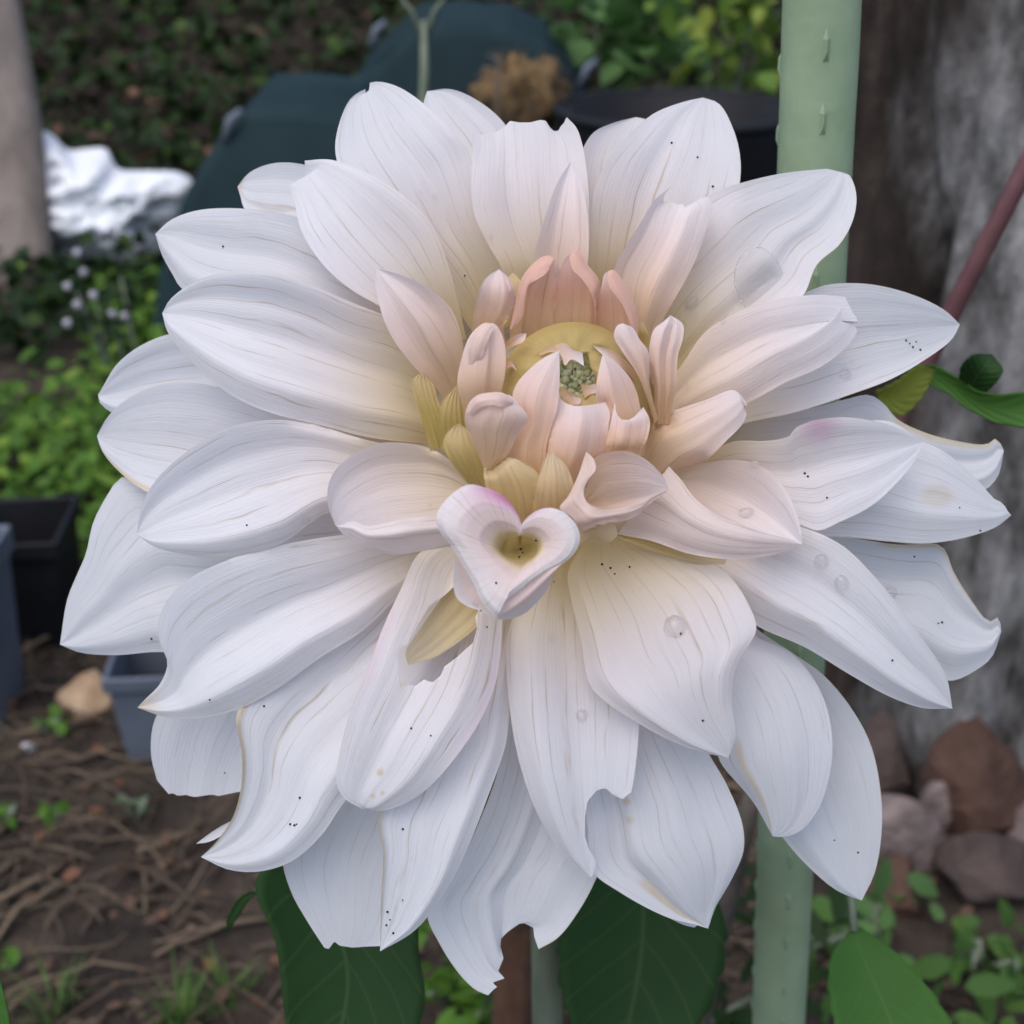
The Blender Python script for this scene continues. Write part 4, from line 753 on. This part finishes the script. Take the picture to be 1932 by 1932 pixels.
for P in PETALS:
    V = []; Fc = []; A = {k: [] for k in ('pink', 'yellow', 'magenta', 'dry', 'vein')}; UVs = []
    for k, q in enumerate(P['ps']):
        G, Z, U, Vv = q['G'].copy(), q['Z'], q['U'], q['V']; nu, nv = U.shape; o = len(V)
        keep = None
        if P['hole'] and k == 0:
            ins = np.array([[inpoly(G[i, j, 0], G[i, j, 1], P['hole']) for j in range(nv)] for i in range(nu)])
            for i in range(nu):
                for j in range(nv):
                    if ins[i, j]:
                        nb = [ins[a, c] for a in (i - 1, i, i + 1) for c in (j - 1, j, j + 1) if 0 <= a < nu and 0 <= c < nv]
                        if not all(nb): G[i, j] = near_on(G[i, j, 0], G[i, j, 1], P['hole'])[1]
            keep = ins
        dep = D0 * (1 - Z / F)
        W = camv + dep[..., None] * (fw + ((G[..., 0] - 966) / F)[..., None] * rg + ((966 - G[..., 1]) / F)[..., None] * up_)
        V += W.reshape(-1, 3).tolist()
        for i in range(nu - 1):
            for j in range(nv - 1):
                if keep is not None and keep[i:i + 2, j:j + 2].all(): continue
                Fc.append((o + i * nv + j, o + i * nv + j + 1, o + (i + 1) * nv + j + 1, o + (i + 1) * nv + j))
        r = np.hypot(G[..., 0] - CX, (G[..., 1] - CY) * .92)
        uu = U if k == 0 else np.full_like(U, .62)
        pk = np.clip(P['pink'] * np.clip(1.75 - 1.6 * uu, .12, 1.5) + (.30 * sm(640, 230, r) * P['pinkr'] + .05 * sm(900, 500, r)) * (1 if P['pink'] == 0 else .4), 0, 1)
        yl = .95 * sm(520, 150, r) * sm(.85, .05, uu) * (1 if P['pink'] == 0 else .5) if P['yel'] == 0 else P['yel'] * (.75 + .25 * sm(1, .3, uu)) * (1 if P['name'] != 'petal' else sm(.55, .04, uu))
        if P['label'] and 'funnel' in P['label']:
            yl = (.85 * sm(.30, .0, Vv) if k == 0 else np.ones_like(Vv) * (.95 if k == 1 else 0)); pk = .30 * sm(1, .3, Vv) + .12
        mg = np.zeros_like(U)
        if P['mag']:
            if P['mag'][0] == 'spot':
                d = np.hypot(G[..., 0] - P['mag'][1][0], G[..., 1] - P['mag'][1][1]); mg = (P['mag'][3] if len(P['mag']) > 3 else .95) * sm(P['mag'][2], 0, d) * (1 if 'funnel' not in (P['label'] or '') else sm(.45, 1, Vv) * (k == 0))
            else: mg = .2 * sm(P['mag'][1], 0, np.minimum(Vv, 1 - Vv)) * sm(.2, .4, U) * sm(.75, .5, U)
        dr = np.zeros_like(U)
        if P['dry'] and k == 0:
            d = P['dry']
            if d[0] == 'T': dr = sm(d[1], 1, U) * .8
            elif d[0] == 'B': dr = .45 * sm(d[2], d[2] * .4, np.hypot(G[..., 0] - d[1][0], (G[..., 1] - d[1][1]) * 1.4))
            else:
                rngu = sm(d[1], d[1] + .06, U) * sm(d[2] + .02, d[2] - .03, U)
                if d[0] == 'M': dr = rngu * sm(d[4], d[4] * .3, np.abs(Vv - d[3])) * .85
                else: dr = rngu * sm(d[3] * 1.6, d[3] * .5, Vv if d[0] == 'L' else 1 - Vv) * .9
        for (bx, by, br) in P['blem']:
            if k == 0: dr = np.maximum(dr, .9 * sm(br, br * .5, np.hypot(G[..., 0] - bx, G[..., 1] - by)))
        if nv >= 20 and P['name'] == 'petal' and k == 0:
            en = np.array([noise.noise(Vector((a * 9 + rv.random() * .01, P['ps'][0]['nvn'] * 3.1, 1.7))) for a in U[:, 0]])[:, None]
            dr = np.maximum(dr, sm(.012, .002, np.minimum(Vv, 1 - Vv)) * np.clip(.38 + .6 * en, 0, .8))
        vn = P['vstr'] * (1 - .55 * sm(.55, 1, U)) * sm(.0, .04, np.minimum(Vv, 1 - Vv)) * rv.uniform(.75, 1.1)
        for nm, ar in (('pink', pk), ('yellow', yl), ('magenta', mg), ('dry', dr), ('vein', vn)): A[nm] += np.clip(ar, 0, 1).reshape(-1).tolist()
        ox, oy = rv.uniform(0, 90), rv.uniform(0, 90)
        if P['label'] and ('funnel' in P['label'] or 'dome' in P['label']):
            UVs.append(np.stack([ox + Vv * 2.0, oy + U * q['nvn'] * 4], -1).reshape(-1, 2))
        else: UVs.append(np.stack([ox + U * q['len'] / 95.0, oy + Vv * q['nvn']], -1).reshape(-1, 2))
    me = bpy.data.meshes.new(P['name']); me.from_pydata(V, [], Fc); me.update()
    me.polygons.foreach_set('use_smooth', [True] * len(Fc)); me.materials.append(M_PETAL)
    for nm, ar in A.items():
        a = me.attributes.new(nm, 'FLOAT', 'POINT'); a.data.foreach_set('value', ar)
    UVs = np.concatenate(UVs); uvl = me.uv_layers.new(name='UVMap'); li = np.zeros(len(me.loops), dtype=np.int32); me.loops.foreach_get('vertex_index', li)
    uvl.data.foreach_set('uv', UVs[li].reshape(-1))
    b_ = len(ALLV); ALLV += V; ALLF += [tuple(b_ + i for i in f) for f in Fc]
    o = link(P['name'], me, None, DAHLIA)
    if P['label']: o['label'] = P['label']
BVH = BVHTree.FromPolygons(ALLV, ALLF)
def onflower(px, py):
    h = BVH.ray_cast(CAM, ray(px, py).normalized())
    if h[0] is None: return None
    n = h[1]
    if n.dot(FWD) > 0: n = -n
    return h[0], n
# green heart, stem, calyx
bm = bmesh.new()
for k in range(150):
    a = RNG.uniform(0, 6.28); rr = 52 * math.sqrt(RNG.random()); z = 8 + RNG.uniform(-8, 8) - rr * .15
    c = pt(1085 + rr * math.cos(a), 718 + rr * math.sin(a), D0 * (1 - (z + (718 - 800) * .1) / F))
    bmesh.ops.create_icosphere(bm, subdivisions=2, radius=RNG.uniform(.0005, .0012), matrix=Matrix.Translation(c))
bm_obj('green_floret', bm, M_GREENC, DAHLIA)
c0 = pt(1045, 960, .330)
bm = bmesh.new(); bmesh.ops.create_uvsphere(bm, u_segments=24, v_segments=14, radius=.018, matrix=Matrix.Translation(c0)); bm_obj('calyx', bm, M_STEM, DAHLIA)
P0 = [c0 + Vector((0, .004, -.01)), pt(1030, 1300, .40), pt(1030, 1700, .445), pt(1032, 1850, .46), pt(1034, 2000, .475)]
e = P0[-1]; P0.append(Vector((e.x + .01, e.y + .02, .2))); P0.append(Vector((e.x + .02, e.y + .03, -.02)))
v, f = tube_geo(cat_rom([tuple(p) for p in P0], 60), np.linspace(.0052, .0062, 60), 16); mk('stem', v, f, M_STEM, DAHLIA)

# ---- dahlia leaves
def leaf(L, Rr, z, mat, cup=.12, name='leaf', teeth=0, parent=DAHLIA):
    G, Z, u, v, wd = patch(L, Rr, None, z, None, cup, 40, 17)
    if teeth:
        for i in range(40):
            s = (i * teeth / 40) % 1; G[i, 0] += (G[i, 0] - G[i, 8]) * .07 * s; G[i, -1] += (G[i, -1] - G[i, 8]) * .07 * s
    nu, nv = Z.shape; V = []
    for i in range(nu):
        for j in range(nv):
            side = abs(v[j] - .5); quilt = math.sin((u[i] * 7 - side * 4) * 2 * math.pi) * 2 * min(1, side * 4)
            V.append(pt(G[i, j, 0], G[i, j, 1], D0 * (1 - (Z[i, j] + quilt) / F)))
    Fc = [(i * nv + j, i * nv + j + 1, (i + 1) * nv + j + 1, (i + 1) * nv + j) for i in range(nu - 1) for j in range(nv - 1)]
    o = mk(name, V, Fc, mat, parent); me = o.data; uvl = me.uv_layers.new(name='UVMap'); li = np.zeros(len(me.loops), dtype=np.int32); me.loops.foreach_get('vertex_index', li)
    uvl.data.foreach_set('uv', np.array([(u[i // nv], v[i % nv]) for i in li]).reshape(-1))
    m = o.modifiers.new('thickness', 'SOLIDIFY'); m.thickness = .0004; return o
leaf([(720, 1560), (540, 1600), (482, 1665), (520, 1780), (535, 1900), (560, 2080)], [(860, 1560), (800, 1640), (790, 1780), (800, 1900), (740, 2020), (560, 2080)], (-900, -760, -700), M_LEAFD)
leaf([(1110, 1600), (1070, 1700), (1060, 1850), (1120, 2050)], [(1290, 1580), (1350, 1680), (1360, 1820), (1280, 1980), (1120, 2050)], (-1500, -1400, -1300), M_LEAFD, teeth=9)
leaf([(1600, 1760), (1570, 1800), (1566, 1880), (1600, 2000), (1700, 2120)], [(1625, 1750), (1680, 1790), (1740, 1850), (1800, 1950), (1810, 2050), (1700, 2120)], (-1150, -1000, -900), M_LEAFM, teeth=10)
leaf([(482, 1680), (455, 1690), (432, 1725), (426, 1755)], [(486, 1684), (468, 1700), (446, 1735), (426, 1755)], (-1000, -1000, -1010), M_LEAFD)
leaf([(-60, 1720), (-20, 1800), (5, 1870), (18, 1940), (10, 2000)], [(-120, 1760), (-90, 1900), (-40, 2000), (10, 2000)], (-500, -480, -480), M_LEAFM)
for pp in ([(790, 1570, .370), (900, 1540, .385), (1030, 1480, .424)], [(1200, 1592, .437), (1130, 1570, .436), (1030, 1580, .436)],
           [(1612, 1758, .398), (1590, 1640, .405), (1320, 1400, .425), (1030, 1330, .405)], [(485, 1684, .381), (560, 1610, .385), (720, 1572, .374)],
           [(10, 1998, .323), (120, 2130, .345), (560, 2220, .43), (1033, 2080, .482)]):
    v, f = tube_geo(cat_rom([tuple(pt(*q)) for q in pp], 20), np.linspace(.0012, .0018, 20), 8); mk('petiole', v, f, M_STEM, DAHLIA)
# thin stem behind, right of the flower stem
a, e = pt(1395, 1600, .60), pt(1305, 1990, .66); low = Vector((e.x - .02, e.y + .03, gz(e.x, e.y) - .02))
rs = empty('bare_twig', low); tag(rs, 'thin brown bare stem between the flower stem and the green stake', 'twig')
v, f = tube_geo([a + (a - e) * .25, a, e, low], [.0035, .0048, .0055, .006], 10); mk('stem', v, f, noise_material('brown_stem', [(.3, (.06, .05, .042)), (.7, (.12, .10, .085))], 60, .8, .4, .002), rs)
# rusty post behind the flower stem
a, e = pt(972, 1500, .62), pt(968, 1990, .72); low = Vector((e.x, e.y + .02, gz(e.x, e.y) - .02))
rs = empty('wooden_stick', low); tag(rs, 'reddish brown weathered wooden stick left of the flower stem', 'stick')
P_ = cat_rom([tuple(a), tuple((a + e) / 2), tuple(e), tuple(low)], 40); v, f = tube_geo(P_, [.0115 * (1 + .12 * noise.noise(Vector((i * .5, 0, 0)))) for i in range(40)], 9); mk('shaft', v, f, noise_material('rusty_wood', [(.3, (.05, .028, .018)), (.55, (.12, .06, .036)), (.7, (.2, .12, .08))], 40, .9, .8, .004, (1, 1, .3)), rs)

# right-hand shoot: maroon stem and curled green leaves
a = pt(2020, 150, .46); e = pt(1790, 600, .50)
_q = pt(1462, 1990, .62); low = Vector((_q.x, _q.y + .02, gz(0, 0) - .02)); sh = empty('dahlia_shoot', low); tag(sh, 'maroon side stem with glossy curled green leaves before the tree trunk', 'plant')
v, f = tube_geo(cat_rom([tuple(a), tuple(pt(1905, 375, .475)), tuple(e), tuple(pt(1700, 780, .52)), tuple(pt(1500, 1200, .56)), tuple(pt(1462, 1990, .62)), tuple(low)], 50), np.linspace(.0036, .0048, 50), 12); mk('stem', v, f, M_REDSTEM, sh)
leaf([(1690, 690), (1760, 690), (1810, 715), (1850, 740), (1932, 740), (2060, 700)], [(1690, 690), (1790, 745), (1840, 780), (1900, 802), (1980, 800), (2060, 700)], (-1150, -1000, -900, -950), M_LEAFM, cup=.18, parent=sh)
leaf([(1810, 715), (1815, 690), (1840, 668), (1870, 670)], [(1855, 745), (1880, 720), (1892, 695), (1870, 670)], (-980, -930, -960), M_LEAFD, cup=.3, parent=sh)
leaf([(1650, 740), (1690, 720), (1735, 690), (1762, 700)], [(1660, 760), (1700, 785), (1745, 740), (1762, 700)], (-1080, -1040, -1020), leaf_material('yellowing_leaf', (.10, .13, .02), (.17, .20, .03)), cup=.15, parent=sh)

# ------------------------------------------------------------------ water drops and specks on the petals
def drop(px, py, r, label, el=1.0, ang=0, flat=.7):
    h = onflower(px, py)
    if not h: return
    p, n = h; rr = r * D0 / F
    if r > 40: p = p + n * .0009
    t = n.cross(UPV.cross(n)).normalized(); t = (RGT - n * RGT.dot(n)).normalized(); s = n.cross(t)
    ca, sa = math.cos(ang), math.sin(ang); t, s = t * ca + s * sa, s * ca - t * sa
    bm = bmesh.new(); bmesh.ops.create_uvsphere(bm, u_segments=24, v_segments=14, radius=1)
    for v in bm.verts:
        c = v.co; wob = 1 + .07 * noise.noise(c * 1.3 + Vector((px * .1, 0, 0)))
        z = c.z * (flat if c.z > 0 else .12)
        v.co = p + (t * c.x * el * wob + s * c.y * wob + n * z) * rr
    o = bm_obj('water_drop', bm, M_WATER); tag(o, label, 'drop', 'water drops on the petals')
for d in [(1273, 1182, 21, 'largest round water drop on the broad petal below the heart'), (1550, 1059, 14, 'upper left of three water drops on the right lower petal'),
          (1588, 1100, 16, 'middle of three water drops on the right lower petal', .8, .3), (1680, 1118, 13, 'outermost of three water drops on the right lower petal'),
          (1595, 706, 12, 'water drop alone on the far right petal'), (1305, 571, 11, 'stretched water drop on the upper right petal beside the heart', 1.4, .9),
          (1098, 1350, 12, 'water drop on the bottom centre petal'), (1040, 1205, 7, 'small water drop just under the funnel petal'),
          (577, 982, 8, 'water drop on the lower rim of the left petal'), (820, 371, 6, 'tiny water drop high on the top left petal'), (795, 362, 3.5, 'tiniest water drop high on the top left petal'),
          (1407, 968, 11, 'water drop inside the boat-shaped right petal', 1.5, .2), (1425, 876, 8, 'water drop on the upper rim of the boat-shaped right petal', 1.4, 0),
          (1364, 608, 5, 'tiny water drop on the right petal beside the heart'), (1298, 731, 5, 'tiny water drop at the foot of the pinkish right petal'),
          (898, 1138, 6, 'bright tiny drop at the lower left of the funnel petal'), (926, 446, 4, 'tiny water drop at the left edge of the torn top petal'), (811, 953, 4, 'tiny water drop inside the boat-shaped left petal')]:
    drop(*d)
drop(1428, 530, 52, 'large flat water film on the upper right petal', 1.35, 1.9, .10)
sp = [(466, 991), (877, 520), (421, 465), (1012, 1019), (1136, 1065), (1152, 1072), (1160, 1083), (1188, 1070), (1284, 1195), (1326, 1359), (908, 1152), (918, 1183), (776, 1374), (813, 1388), (286, 1205), (396, 1320), (498, 1332), (424, 1458), (566, 1505), (548, 1555), (556, 1557), (560, 1555), (760, 1564), (731, 1720), (736, 1735), (760, 1698), (729, 1745), (742, 1760), (1045, 1098), (1518, 893), (1524, 899), (1560, 939), (1810, 958), (1849, 1001), (1725, 1050), (1770, 1176), (1777, 1174), (1683, 1246), (1574, 1585), (1619, 1608), (1316, 297), (1345, 352), (1267, 270), (982, 1037), (986, 1043), (980, 1052), (1716, 648), (1722, 655), (1728, 645), (1736, 660), (1709, 642), (936, 1100)]
bm = bmesh.new()
for i, (x, y) in enumerate(sp):
    h = onflower(x, y)
    if h: bmesh.ops.create_icosphere(bm, subdivisions=1, radius=rv.uniform(1.6, 2.7) * D0 / F, matrix=Matrix.Translation(h[0] + h[1] * .00012))
o = bm_obj('black_speck', bm, M_SPECK, DAHLIA); o['kind'] = 'stuff'
